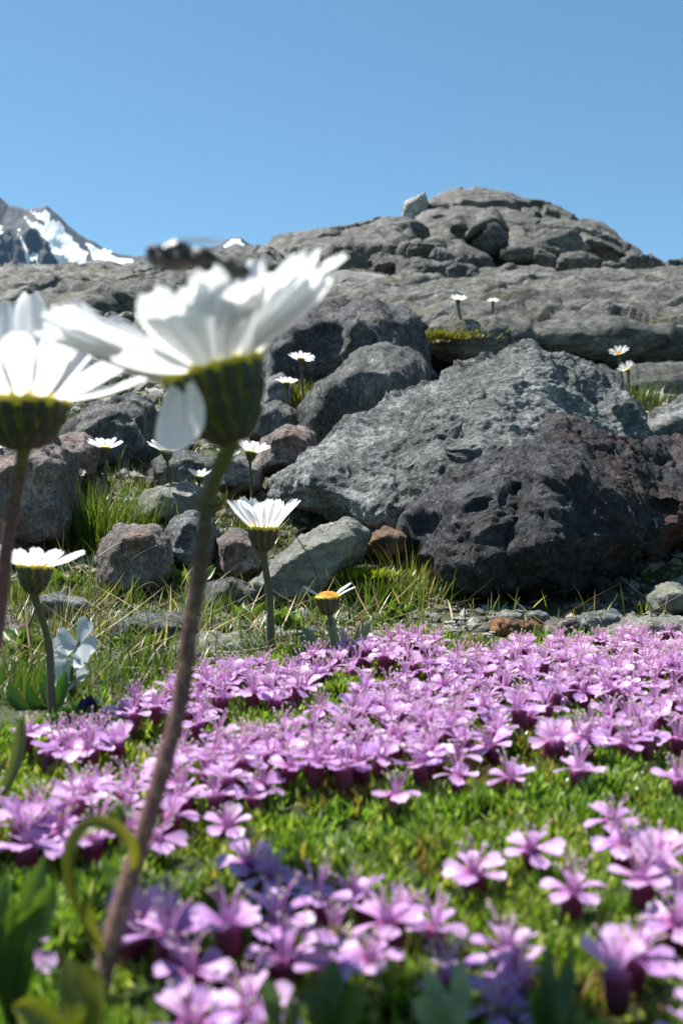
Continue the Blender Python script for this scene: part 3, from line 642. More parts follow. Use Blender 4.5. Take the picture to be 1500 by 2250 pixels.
# ------------------------------------------------------------------ the far mountain
def build_mountain():
    D = 3200.0
    sil = np.array([(-1500, 330), (-900, 300), (-500, 380), (-200, 360), (-60, 420), (0, 433), (8, 440), (20, 452), (40, 456), (66, 462), (90, 458), (104, 454), (118, 466), (134, 480), (152, 500), (172, 515), (190, 526),
                    (208, 534), (230, 548), (262, 562), (300, 566), (335, 562), (360, 570), (420, 552), (480, 540), (505, 525), (530, 526), (560, 545), (640, 560), (760, 600), (1000, 640), (1600, 600), (2600, 560)], float)
    px = np.concatenate([np.linspace(-1500, -40, 60), np.linspace(-36, 620, 330), np.linspace(630, 2600, 60)])
    top = np.interp(px, sil[:, 0], sil[:, 1])
    nt_ = 110
    t = np.linspace(0, 1, nt_)
    X = np.repeat((px - 750)[None, :] * D / F, nt_, 0)
    H = (1125 - top) * D / F
    T = np.repeat(t[:, None], len(px), 1)
    bot = -260.0
    Z = H[None, :] + (bot - H[None, :]) * T
    Y = D - T * 900.0
    p = np.stack([X.ravel(), Y.ravel(), Z.ravel()], 1)
    rg = fbm(p / 330, 6, 71, 0.55, True).reshape(X.shape); rg2 = fbm(p / 90, 5, 75, 0.6, True).reshape(X.shape)
    env = np.clip(T * 9, 0.06, 1)
    # gullies run down to the right, as in the snow-filled ones
    gp = np.stack([(p[:, 0] - 0.55 * (H.max() - p[:, 2])) / 120, p[:, 2] / 900, p[:, 1] / 900], 1)
    gu = fbm(gp, 4, 77, 0.55, True).reshape(X.shape)
    Y = Y - env * (rg * 75 + rg2 * 26 + gu * 55)
    Z = Z + (1 - np.clip(T * 9, 0, 1)) * rg2 * 5 + env * rg2 * 10
    # back side
    nb = 12; tb = np.linspace(0.05, 1, nb)[::-1]
    Xb = np.repeat(X[:1], nb, 0); Zb = Z[0][None, :] + (bot - Z[0][None, :]) * tb[:, None]; Yb = D + tb[:, None] * 900 + 0 * Xb
    XX, YY, ZZ = np.concatenate([Xb, X]), np.concatenate([Yb, Y]), np.concatenate([Zb, Z + CZ])
    V = np.stack([XX.ravel(), YY.ravel(), ZZ.ravel()], 1)
    ppx, ppy = pix(V[:, 0], V[:, 1], V[:, 2])
    wob = fbm(np.stack([ppx / 26, ppy / 26, 0 * ppx], 1), 4, 91) * 9
    jx, jy = ppx + wob, ppy + wob * 0.6
    polys = [[(54, 476), (72, 490), (96, 492), (110, 482), (134, 488), (142, 504), (160, 524), (178, 545), (194, 556), (186, 570), (190, 585), (180, 600), (140, 600), (118, 560), (104, 530), (84, 508), (62, 492)],
             [(70, 466), (90, 470), (104, 464), (112, 470), (104, 492), (96, 490), (84, 480)],
             [(186, 534), (202, 538), (228, 550), (262, 566), (292, 570), (292, 590), (220, 590), (206, 566)],
             [(40, 512), (50, 528), (58, 552), (68, 580), (76, 600), (68, 600), (58, 570), (46, 530)],
             [(486, 540), (500, 528), (528, 528), (545, 540), (520, 548)],
             [(80, 575), (86, 575), (90, 596), (80, 596)], [(-120, 440), (-80, 470), (-50, 600), (-160, 600)]]
    sn = np.zeros(len(V), bool)
    for q in polys: sn |= poly_in(jx, jy, q)
    front = np.zeros(XX.shape, bool); front[nb:] = True
    sp = (fbm(p / 60, 4, 95) > 0.52)
    sm = sn & front.ravel(); sm[nb * len(px):] |= sp
    me = np_mesh('mountain', V, grid_faces(nb + nt_, len(px)))
    set_tint(me, np.stack([sm * 1.0] * 3, 1))
    k = NT('mountain_rock')
    a = k.n('ShaderNodeAttribute', attribute_name='tint')
    n1 = k.noise(k.objco(), 0.012, 10, 0.7, 0.4)
    rk = k.ramp(n1, [(0.3, (0.007, 0.010, 0.015)), (0.5, (0.016, 0.021, 0.03)), (0.7, (0.036, 0.044, 0.058))])
    m = k.ramp(a.outputs['Color'], [(0.4, (0, 0, 0)), (0.6, (1, 1, 1))])
    k.l(k.mix(m, rk, (0.86, 0.88, 0.9)), k.b.inputs['Base Color']); k.b.inputs['Roughness'].default_value = 0.8
    k.l(k.bump(k.noise(k.objco(), 0.05, 8, 0.7), 12, 0.7), k.b.inputs['Normal'])
    tag(link('mountain', me, k.m), 'distant dark mountain with bright snowfields in its gullies', kind='structure')
build_mountain()

# ------------------------------------------------------------------ leaves and grass
def blades(name, base, height, width, azim, lean, curl, c0, c1, seg=4, shape='grass', cup=0.0):
    """one mesh of many curved blades; every argument is an array with one row per blade"""
    n = len(base); base = np.asarray(base, float)
    t = np.linspace(0, 1, seg + 1)
    ang = lean[:, None] + curl[:, None] * t[None, :]
    dl = height[:, None] / seg
    h = np.concatenate([np.zeros((n, 1)), np.cumsum(np.sin(ang[:, :-1]) * dl, 1)], 1)
    z = np.concatenate([np.zeros((n, 1)), np.cumsum(np.cos(ang[:, :-1]) * dl, 1)], 1)
    if shape == 'grass': wd = np.clip(1 - t ** 2.2, 0.04, 1) * (0.75 + 0.5 * t * (1 - t) * 2)
    else: wd = np.array([0.62, 0.95, 1.0, 0.72, 0.10, 0.1])[:seg + 1] if seg == 4 else np.interp(t, [0, .35, .7, 1], [.6, 1, .85, .08])
    hw = width[:, None] * wd[None, :] * 0.5
    ca, sa = np.cos(azim)[:, None], np.sin(azim)[:, None]
    cx, cy = base[:, 0:1] + ca * h, base[:, 1:2] + sa * h
    cz = base[:, 2:3] + z
    L = np.stack([cx - sa * hw, cy + ca * hw, cz], 2); R = np.stack([cx + sa * hw, cy - ca * hw, cz], 2)
    cols = [L, R]
    if cup:
        nrm = np.stack([np.cos(ang) * ca, np.cos(ang) * sa, -np.sin(ang)], 2)
        Mid = np.stack([cx, cy, cz], 2) + nrm * (hw * cup)[:, :, None]
        cols = [L, Mid, R]
    m = len(cols)
    V = np.stack(cols, 2).reshape(-1, 3)
    per = (seg + 1) * m
    q = grid_faces(seg + 1, m)
    Q = (q[None] + (np.arange(n) * per)[:, None, None]).reshape(-1, 4)
    T = c0[:, None, :] * (1 - t)[None, :, None] + c1[:, None, :] * t[None, :, None]
    T = np.repeat(T[:, :, None, :], m, 2).reshape(-1, 3)
    return np_mesh(name, V, Q, T)

def colmix(n, cols, p, jit=0.2, r=RNG):
    c = np.array(cols)[r.choice(len(cols), n, p=p)]
    return c * (1 + jit * r.standard_normal((n, 1))).clip(0.45, 1.7)

def build_cushion():
    r = np.random.default_rng(21)
    n0 = 240000
    y = 0.072 + (0.50 - 0.072) * r.random(n0) ** 0.75; x = (r.random(n0) * 2 - 1) * (0.36 * y + 0.055)
    z = zg(x, y)
    ok = in_cushion(x, y, z) > r.normal(0, 9, n0)
    # a leaf per ~1.3 mm near, thinned with the gaps of the rosettes
    gap = fbm(np.stack([x, y, 0 * x], 1) * 170, 2, 33)
    ok &= gap > r.uniform(-1.1, -0.15, n0)
    x, y, z = x[ok], y[ok], z[ok]
    n = len(x)
    mound = 0.0042 * fbm(np.stack([x, y, 0 * x], 1) * 110, 2, 44)
    rosx = np.sin(x * 2900 + 3 * np.sin(y * 1300)); az = r.uniform(0, 6.283, n)
    c1 = colmix(n, [(0.18, 0.30, 0.04), (0.26, 0.365, 0.065), (0.11, 0.20, 0.028), (0.54, 0.58, 0.30), (0.36, 0.28, 0.07)], [.38, .28, .22, .10, .02], 0.2, r)
    pt = np.clip(fbm(np.stack([x, y, 0 * x], 1) * 42, 3, 47) * 1.6, -1, 1)[:, None]
    c1 = c1 * (1 + np.array([0.22, 0.04, 0.1]) * pt)
    dead = (fbm(np.stack([x, y, 0 * x], 1) * 60, 2, 48) > 0.42) & (r.random(n) < .6)
    c1[dead] = np.array([0.24, 0.17, 0.07]) * r.uniform(.6, 1.3, (int(dead.sum()), 1))
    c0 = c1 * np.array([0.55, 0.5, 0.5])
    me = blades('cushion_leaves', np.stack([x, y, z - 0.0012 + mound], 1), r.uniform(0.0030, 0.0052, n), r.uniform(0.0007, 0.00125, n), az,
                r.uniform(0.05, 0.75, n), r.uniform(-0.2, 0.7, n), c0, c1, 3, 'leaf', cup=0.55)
    tag(link('cushion_leaves', me, M['moss_leaf']), 'dense bright green cushion of tiny pointed leaves carrying the pink flowers', kind='stuff')
build_cushion()

def build_grass():
    r = np.random.default_rng(31)
    # tufty grass between cushion and rocks
    n0 = 46000
    y = np.exp(r.uniform(math.log(0.30), math.log(1.75), n0)); x = r.uniform(-1, 1, n0) * 0.46 * y
    z = zg(x, y); px, py = pix(x, y, z)
    ic = in_cushion(x, y, z)
    dens = fbm(np.stack([x, y, 0 * x], 1) * 16, 3, 52)
    reg = np.where(px < 640, 1.1, np.where(px < 940, 0.8, 0.07))
    reg = np.where((py < 1120) & (px > 560), 0.3, reg)
    keep = (ic < -4) & (r.random(n0) < reg * np.clip(0.75 + 1.4 * dens, 0.08, 1))
    x, y, z = x[keep], y[keep], z[keep]; n = len(x)
    g = r.random(n)
    cols = colmix(n, [(0.10, 0.16, 0.02), (0.06, 0.105, 0.014), (0.18, 0.22, 0.04), (0.33, 0.27, 0.13), (0.16, 0.09, 0.035)], [.38, .27, .22, .08, .05], 0.22, r)
    hgt = r.lognormal(math.log(0.0105), 0.5, n) * np.clip(0.55 + y * 0.75, 0.6, 1.5); hgt = np.minimum(hgt, 0.038)
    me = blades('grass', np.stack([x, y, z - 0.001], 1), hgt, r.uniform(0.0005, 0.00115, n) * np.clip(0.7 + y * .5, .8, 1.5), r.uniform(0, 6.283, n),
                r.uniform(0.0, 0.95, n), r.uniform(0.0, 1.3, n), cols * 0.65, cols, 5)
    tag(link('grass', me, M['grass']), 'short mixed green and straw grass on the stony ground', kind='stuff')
    # dead straw lying flat
    n = 1000
    y = np.exp(r.uniform(math.log(0.34), math.log(1.3), n * 2)); x = r.uniform(-1, 1, n * 2) * 0.44 * y; z = zg(x, y)
    k = (in_cushion(x, y, z) < -6) & ((pix(x, y, z)[0] < 930) | (r.random(n * 2) < .12)); x, y, z = x[k][:n], y[k][:n], z[k][:n]; n = len(x)
    cols = colmix(n, [(0.42, 0.36, 0.22), (0.30, 0.22, 0.11), (0.14, 0.085, 0.04)], [.5, .3, .2], 0.2, r)
    me = blades('straw', np.stack([x, y, z + 0.004], 1), r.uniform(0.012, 0.045, n), r.uniform(.0005, .0011, n), r.uniform(0, 6.283, n), r.uniform(1.0, 1.6, n), r.uniform(-.4, .4, n), cols, cols, 4)
    tag(link('dry_straw', me, M['grass']), 'dead pale straw lying over the stones', kind='stuff')
build_grass()

def tuft(name, px, py, label, n, hpx, spread_px, cols, p, seed, wmul=1.0, lean=(0, 0.5), group='grass tufts among the rocks', lift=0.0, cat='grass tuft', d=None):
    r = np.random.default_rng(seed)
    c = G(px, py) if d is None else P(px, py, d)
    fixed = d is not None; d = c.y; s = d / F
    bx = r.normal(0, spread_px * s * 0.5, n); by = r.normal(0, spread_px * s * 0.4, n)
    bz = (0 * bx if fixed else zg(c.x + bx, c.y + by) - c.z) - 0.002 + lift
    az = np.arctan2(by, bx) + r.normal(0, 0.7, n)
    col = colmix(n, cols, p, 0.18, r)
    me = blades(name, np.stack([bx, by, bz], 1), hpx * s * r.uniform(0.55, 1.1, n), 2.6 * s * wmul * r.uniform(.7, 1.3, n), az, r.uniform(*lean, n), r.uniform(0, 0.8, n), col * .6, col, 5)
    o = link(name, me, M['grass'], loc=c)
    if name == 'moss_patch': tag(o, label, kind='stuff')
    else: tag(o, label, cat, group)
    return o
GR = [(0.09, 0.15, 0.02), (0.055, 0.10, 0.014), (0.18, 0.21, 0.04), (0.30, 0.25, 0.11)]; GP = [.45, .3, .17, .08]
YG = [(0.16, 0.18, 0.02), (0.10, 0.12, 0.018), (0.24, 0.22, 0.05)]; YP = [.5, .3, .2]
tuft('grass_tuft', 215, 1205, 'tall thick green grass tuft between the pitted pink boulder and the banded stone', 620, 165, 105, GR, GP, 1)
tuft('grass_tuft', 320, 1080, 'low green grass patch behind the tall tuft, under a small daisy', 300, 60, 150, GR, GP, 2)
tuft('grass_tuft', 560, 1190, 'green grass tuft under the head of the upright middle daisy', 240, 100, 60, GR, GP, 3)
tuft('grass_tuft', 500, 1270, 'small green grass tuft right of the big stalk', 130, 75, 50, GR, GP, 4)
tuft('grass_tuft', 840, 1340, 'broad leafy grass tuft left of the dark boulder', 620, 110, 120, GR, GP, 5, 1.1)
tuft('grass_tuft', 905, 1300, 'long straw-tinged grass leaning on the left side of the dark boulder', 160, 130, 60, [(0.3, 0.26, 0.12), (0.12, 0.15, 0.03)], [.5, .5], 6)
tuft('grass_tuft', 650, 905, 'olive grass tuft between the small daisies and the slate boulder', 340, 80, 45, YG, YP, 7)
tuft('grass_tuft', 1395, 905, 'fresh green grass tuft under the two white flowers at right', 260, 75, 60, GR, GP, 8)
tuft('grass_tuft', 1460, 930, 'brownish dry grass patch right of the fresh green tuft', 260, 55, 110, [(0.2, 0.15, 0.06), (0.1, 0.12, 0.03)], [.6, .4], 9)
tuft('grass_tuft', 940, 830, 'mossy grass running down the groove right of the slate boulder', 200, 60, 30, YG, YP, 10)
tuft('grass_tuft', 420, 1380, 'sparse long grass stems in front of the dark-sided slab', 70, 130, 120, GR, GP, 11)
tuft('grass_tuft', 320, 1510, 'green grass blades standing at the left end of the pink cushion', 110, 110, 110, GR, GP, 12)
tuft('grass_tuft', 60, 1520, 'dense low green grass at the left edge, behind the stalks', 420, 110, 190, [(0.06, 0.13, 0.02), (0.10, 0.17, 0.03), (0.2, 0.2, 0.06)], [.5, .3, .2], 13, 1.2)
tuft('grass_tuft', 1425, 1290, 'few long leaning grass blades in the shadow under the rusty boulder', 26, 120, 40, GR, GP, 14, 1.0, (0.5, 1.0))
tuft('grass_tuft', 1060, 1365, 'three thin grass blades in the dark shadow at the foot of the boulder', 14, 90, 60, GR, GP, 15, 0.9)
tuft('grass_tuft', 1190, 1415, 'small bright green leafy tuft at the cushion edge below the two pebbles', 60, 55, 50, [(0.14, 0.24, 0.03), (0.22, 0.28, 0.05)], [.6, .4], 16, 2.4)
tuft('grass_tuft', 1305, 1418, 'small bright green leafy tuft right of its twin at the cushion edge', 44, 50, 34, [(0.14, 0.24, 0.03), (0.22, 0.28, 0.05)], [.6, .4], 17, 2.6)
tuft('grass_tuft', 1430, 1350, 'yellow-green leafy tuft before the pale lumpy stone at right', 60, 60, 50, [(0.2, 0.25, 0.04), (0.3, 0.3, 0.1)], [.6, .4], 18, 2.4)
tuft('grass_tuft', 130, 1420, 'dry tangled grass round the stalk of the left small daisy', 160, 150, 180, [(0.25, 0.2, 0.09), (0.10, 0.12, 0.03)], [.45, .55], 19)
for q in [(400, 1265, 'green grass growing between the two small stones behind the big stalk', 150, 70, 60), (250, 1330, 'grass tuft in front of the banded stone', 200, 80, 90), (470, 1340, 'grass tuft covering the foot of the dark crumbly stone', 160, 70, 60),
          (30, 1330, 'grass tuft under the small daisy at the left edge', 200, 90, 90), (300, 1150, 'grass tuft at the foot of the pale lichen stone', 200, 70, 70), (450, 1110, 'grass tuft right of the pale lichen stone', 200, 70, 60), (640, 1330, 'grass tuft at the foot of the pale slanting stone', 200, 70, 70)]:
    tuft('grass_tuft', q[0], q[1], q[2], q[3], q[4], q[5], GR, GP, q[0] + 3)
tuft('moss_patch', 970, 745, 'yellow-green moss patch beside the ledge, above the groove', 700, 16, 90, [(0.22, 0.22, 0.03), (0.14, 0.15, 0.03), (0.25, 0.2, 0.1)], [.5, .3, .2], 20, 2.2, (0, 1.2), 'moss patches on the rocks', cat='moss', d=2.0)
tuft('moss_patch', 790, 1258, 'bright yellow-green moss cushion on the pale slanting stone', 900, 26, 80, [(0.26, 0.30, 0.03), (0.17, 0.21, 0.025)], [.6, .4], 21, 1.6, (0, 1.2), 'moss patches on the rocks', 0.0, cat='moss', d=0.585)
tuft('moss_patch', 1160, 632, 'ochre-brown moss patch below the dome', 500, 26, 40, [(0.20, 0.13, 0.02), (0.13, 0.11, 0.02)], [.6, .4], 22, 2.5, (0, 1.0), 'moss patches on the rocks', 0.0, cat='moss', d=3.72)
tuft('moss_patch', 1333, 628, 'small green moss tuft on the slab under the brick-shaped block', 300, 20, 20, YG, YP, 23, 2.5, (0, 1.0), 'moss patches on the rocks', 0.0, cat='moss', d=3.55)
tuft('moss_patch', 745, 645, 'yellowish moss in the gap left of the low pale stone', 320, 20, 45, YG, YP, 24, 2.5, (0, 1.0), 'moss patches on the rocks', 0.0, cat='moss', d=3.6)

# ------------------------------------------------------------------ daisies
def petal_mesh(name, L, W, curl=0.1, cup=0.12, seed=0, nu=9, nv=7, twist=0.0, side=0.0, base_yellow=0.10):
    r = random.Random(seed)
    V, T = [], []
    n1, n2, n3 = r.uniform(-.03, .03), r.uniform(-.02, .03), r.uniform(-.03, .03)
    for i in range(nu):
        t = i / (nu - 1)
        wd = W * 0.5 * (0.30 + 0.70 * math.sin(min(t / 0.62, 1) * math.pi / 2)) * (1 if t < 0.72 else math.sqrt(max(0.0, 1 - ((t - 0.72) / 0.30) ** 2)))
        for j in range(nv):
            s = j / (nv - 1) * 2 - 1
            tip = (n1 * math.exp(-((s + .5) / .25) ** 2) + n2 * math.exp(-(s / .25) ** 2) + n3 * math.exp(-((s - .5) / .25) ** 2)) * (t ** 6)
            x = wd * s; y = L * (t + tip)
            z = -curl * L * t * t + cup * W * s * s - 0.05 * W * math.cos(s * math.pi * 2.5) * math.sin(t * math.pi) + 0.025 * L * math.sin(t * 4 + seed)
            a = twist * t
            x, z = x * math.cos(a) - z * math.sin(a), x * math.sin(a) + z * math.cos(a)
            x += side * L * t * t
            V.append((x, y, z))
            m = max(0.0, 1 - t / base_yellow) if base_yellow else 0
            T.append((1, 1, 1 - 0.75 * m) if m else (1, 1, 1))
    me = np_mesh(name, V, grid_faces(nu, nv), np.array(T)); me.materials.append(M['white'])
    return me

PROFILE = [(0.15, -1.58), (0.26, -1.54), (0.44, -1.38), (0.62, -1.10), (0.78, -0.76), (0.91, -0.40), (1.0, -0.05), (0.97, 0.06), (0.80, 0.08)]
def prof(v):
    v = v * (len(PROFILE) - 1); i = min(int(v), len(PROFILE) - 2); f = v - i
    return tuple(PROFILE[i][k] * (1 - f) + PROFILE[i + 1][k] * f for k in (0, 1))

def lathe_mesh(name, R, n=24, mat=None, hscale=1.0):
    V = []
    for r_, h in PROFILE:
        for k in range(n):
            a = 2 * math.pi * k / n; V.append((r_ * R * math.cos(a), r_ * R * math.sin(a), h * R * hscale))
    me = np_mesh(name, V, grid_faces(len(PROFILE), n, True)); me.materials.append(mat); return me

def bract_mesh(name, R, dphi, v0, v1, off, hscale=1.0):
    """one bract lying on the cup, dark with a pale yellow-green margin"""
    nu, nv = 8, 11; V = []
    for i in range(nu):
        t = i / (nu - 1); r_, h = prof(v0 + (v1 - v0) * t)
        wd = dphi * math.sin(math.pi * min(1, 0.22 + 0.5 * t)) * (1 if t < .75 else (1 - ((t - .75) / .27) ** 2))
        for j in range(nv):
            s = (j / (nv - 1) * 2 - 1); a = wd * s
            rr = (r_ + off * (1 - 0.5 * s * s) + 0.03 * t * t) * R
            V.append((rr * math.cos(a), rr * math.sin(a), h * R * hscale))
    q = grid_faces(nu, nv); me = np_mesh(name, V, q)
    me.materials.append(M['bract']); me.materials.append(M['bract_edge'])
    mi = np.array([1 if (k % (nv - 1)) in (0, nv - 2) else 0 for k in range(len(q))], dtype=np.int32)
    me.polygons.foreach_set('material_index', mi)
    return me

def disc_mesh(name, R):
    b = bmesh.new()
    for k in range(110):
        rr = math.sqrt(k / 110) * 0.9; a = k * 2.39996
        m = Matrix.Translation((rr * R * math.cos(a), rr * R * math.sin(a), R * (0.02 + 0.38 * (1 - rr * rr)))) @ Matrix.Scale(0.075 * R, 4)
        bmesh.ops.create_icosphere(b, subdivisions=1, radius=1.0, matrix=m @ Matrix.Diagonal((1, 1, 1.5, 1)))
    n = len(b.verts)
    bmesh.ops.create_uvsphere(b, u_segments=16, v_segments=8, radius=R * 0.9, matrix=Matrix.Translation((0, 0, 0.0)) @ Matrix.Diagonal((1, 1, 0.42, 1)))
    me = bpy.data.meshes.new(name); b.to_mesh(me); b.free()
    me.polygons.foreach_set('use_smooth', np.ones(len(me.polygons), bool)); me.materials.append(M['disc']); return me

def axis_frame(a):
    a = Vector(a).normalized(); e1 = Vector((1, 0, 0)) - a * a.x; e1.normalize(); e2 = a.cross(e1)
    return a, e1, e2

def mat3(x, y, z, loc=(0, 0, 0), s=1.0):
    m = Matrix((x * s, y * s, z * s)).transposed().to_4x4(); m.translation = loc; return m

def set_mat(o, m): o.matrix_local = m

_cache = {}
def daisy(label, head, axis, R, petals, stem_pts, stem_r, stem_cols, nbract=0, hscale=1.0, petal_size=None, group=None, seed=0, hairs=0, disc=True, petal_shared=True, petal_kw={}):
    """petals: list of (azimuth deg, angle from the axis deg, length, width, curl)"""
    r = random.Random(seed)
    head = Vector(head); base = Vector(stem_pts[0])
    root = empty('alpine_daisy', base); tag(root, label, 'daisy', group)
    a, e1, e2 = axis_frame(axis)
    hm = mat3(e1, e2, a, head - base)
    key = ('cup', round(R, 4), hscale)
    if key not in _cache: _cache[key] = lathe_mesh('involucre', R, 24, M['cup'], hscale)
    inv = link('involucre', _cache[key], parent=root); set_mat(inv, hm)
    if nbract:
        for row, (v0, v1, off, ph0, cnt) in enumerate([(0.12, 0.86, 0.03, 0.0, nbract), (0.06, 0.62, 0.075, 0.5, nbract - 2), (0.03, 0.42, 0.115, 0.2, nbract - 4)]):
            bk = ('bract', round(R, 4), row, hscale)
            if bk not in _cache: _cache[bk] = bract_mesh('bract', R, math.pi / cnt * 1.02, v0, v1, off, hscale)
            for k in range(cnt):
                b = link('bract', _cache[bk], parent=inv)
                b.matrix_local = Matrix.Rotation(2 * math.pi * (k + ph0) / cnt + r.uniform(-.05, .05), 4, 'Z')
    qk = ('rim', round(R, 4), hscale)
    if qk not in _cache:
        rr_ = random.Random(3); V = []
        for r_, h in ((1.0, -.07), (1.05, -.02), (1.06, .05), (1.0, .14), (.85, .16)):
            for kk in range(48):
                aa = 2 * math.pi * kk / 48; jt = 1 + .035 * math.sin(kk * 2.1) + rr_.uniform(-.02, .02)
                V.append((r_ * R * math.cos(aa) * jt, r_ * R * math.sin(aa) * jt, (h * R + R * .05 * rr_.uniform(-1, 1)) ))
        _cache[qk] = np_mesh('floret_ring', V, grid_faces(5, 48, True)); _cache[qk].materials.append(M['rim'])
    set_mat(link('floret_ring', _cache[qk], parent=root), hm)
    rk = ('disc', round(R, 4))
    if disc:
        if rk not in _cache: _cache[rk] = disc_mesh('disc', R)
        set_mat(link('disc', _cache[rk], parent=root), hm)
    for k, (az, th, L, W, cu) in enumerate(petals):
        ph, tt = math.radians(az), math.radians(th)
        rad = e1 * math.cos(ph) + e2 * math.sin(ph)
        d = a * math.cos(tt) + rad * math.sin(tt); nrm = a * math.sin(tt) - rad * math.cos(tt)
        x = d.cross(nrm)
        if petal_shared:
            pk = ('petal', round(L, 4), round(W, 4), round(cu, 2), k % 4)
            if pk not in _cache: _cache[pk] = petal_mesh('petal', L, W, cu, 0.14, k % 4, 7, 5, r.uniform(-.2, .2), r.uniform(-.06, .06))
            me = _cache[pk]
        else:
            me = petal_mesh('petal', L, W, cu, r.uniform(.02, .26), seed * 50 + k, 16, 11, r.uniform(-.25, .25), r.uniform(-.07, .07), **petal_kw)
        p = link('petal', me, parent=root)
        set_mat(p, mat3(x, d, nrm, head - base + rad * (R * 0.88) + a * (R * 0.02)))
    # stem
    pts = spline(stem_pts + [tuple(head - a * (R * 1.5 * hscale))], 26)
    rad = [stem_r * (1.15 - 0.3 * i / 25 + 0.35 * max(0, (i - 23) / 2)) * (1 + 0.06 * r.uniform(-1, 1)) for i in range(26)]
    V, Q = tube_arrays([p - base for p in pts], rad, 12)
    cc = np.array(stem_cols); tt = np.repeat(np.linspace(0, 1, 26), 12)
    T = np.stack([np.interp(tt, np.linspace(0, 1, len(cc)), cc[:, k]) for k in range(3)], 1)
    st = link('stem', np_mesh('stem', V, Q, T), M['hairy'], parent=root)
    if hairs:
        rr = np.random.default_rng(seed); hv = []
        idx = rr.integers(0, len(V), hairs)
        ctr = np.repeat(np.array([tuple(p - base) for p in pts]), 12, 0)
        nn = (V - ctr)[idx]; nn /= np.linalg.norm(nn, axis=1, keepdims=True)
        b0 = V[idx] + rr.normal(0, stem_r * .15, (hairs, 3)); b0[:, 2] += rr.uniform(-1, 1, hairs) * 0.0015
        me = blades('stem_hairs', b0, rr.uniform(.0005, .0011, hairs), np.full(hairs, .00006), np.arctan2(nn[:, 1], nn[:, 0]), rr.uniform(.7, 1.5, hairs), rr.uniform(-.5, .5, hairs),
                    np.full((hairs, 3), .5) * np.array([1, .92, .9]), np.full((hairs, 3), .6), 2)
        h = link('hair', me, M['grass'], parent=st); h['kind'] = 'stuff'
    return root, st

# the big daisy
rp = random.Random(5)
HC = P(470, 818, 0.148); AX = Vector((-0.27, -0.05, 1)).normalized(); RB = 0.0070
pet = []
for k in range(27):
    az = k * 360 / 27 + rp.uniform(-7, 7); th = 47 + rp.uniform(-8, 8); L = 0.0190 * rp.uniform(0.93, 1.08)
    azn = (az + 180) % 360 - 180
    if -150 < azn < -112: continue                     # gap where one petal hangs down
    if 50 < azn < 150: L *= 0.74; th += 4
    if -145 < azn < -25: th += 15; L *= 0.92
    pet.append((az, th, L * rp.uniform(.92, 1.04), 0.0057 * rp.uniform(.85, 1.12), rp.uniform(-.10, .12)))
pet += [(178, 56, .0205, .0062, .02), (4, 50, .021, .006, .05), (-28, 45, .0205, .0062, .02), (146, 44, .018, .006, -.05), (100, 40, .0125, .0058, 0.0), (168, 40, .0190, .0056, 0), (186, 48, .0205, .0056, .03), (200, 44, .019, .0056, .05), (215, 50, .018, .0056, .05), (25, 38, .021, .0066, 0), (-165, 50, .019, .0058, .1), (-62, 62, .0165, .0054, .05), (-85, 58, .0155, .0054, 0), (-40, 58, .017, .0054, 0), (52, 34, .0195, .006, 0), (80, 42, .0135, .0056, -.05), (160, 48, .0195, .0062, .05)]
pet.append((-128, 160, 0.0108, 0.0092, -0.03)); pet.append((-116, 74, .0145, .0058, .1))          # the hanging petal
def tip_px(az, th, L):
    a_, e1, e2 = axis_frame(AX); ph, tt = math.radians(az), math.radians(th)
    rd = e1 * math.cos(ph) + e2 * math.sin(ph)
    p = HC + rd * RB * .88 + (a_ * math.cos(tt) + rd * math.sin(tt)) * L
    return pix(p.x, p.y, p.z)
capped = []
for az, th, L, W, cu in pet:
    for _ in range(40):
        tx, ty = tip_px(az, th, L)
        lim = 575 + 40 * math.sin(az) if tx < 320 else (612 + 10 * math.sin(az * 3) if tx < 525 else 552 + 12 * math.sin(az * 2))
        if ty >= lim or th > 120: break
        L *= .965; th += .7
    capped.append((az, th, L, W, cu))
pet = capped
stem_px = [(205, 2235, .1365), (232, 2120, .138), (270, 1980, .140), (312, 1845, .142), (360, 1680, .144), (397, 1540, .146), (418, 1380, .147), (442, 1230, .148), (460, 1090, .1482)]
red = [(0.20, 0.13, 0.08), (0.25, 0.135, 0.12), (0.22, 0.105, 0.10), (0.19, 0.09, 0.085), (0.13, 0.065, 0.06), (0.09, 0.06, 0.03), (0.12, 0.13, 0.02)]
big, big_stem = daisy('largest white daisy in front, on a long reddish-brown bent stalk, a fly on its petals', HC, AX, RB, pet, [tuple(P(*p)) for p in stem_px], 0.00122, red,
            16, 0.96, group='tall blurred daisies in front', seed=3, hairs=2600, petal_shared=False)
# side twig of the big stalk
tw = spline([P(474, 1118, .148), P(500, 1092, .1475), P(520, 1078, .147), P(545, 1062, .1465)], 8)
V, Q = tube_arrays([p - big.location for p in tw], [.0005, .00035, .00028, .00025, .00025, .0003, .0004, .0002], 6)
link('twig', np_mesh('twig', V, Q, np.tile((0.11, 0.055, 0.025), (len(V), 1))), M['hairy'], parent=big)

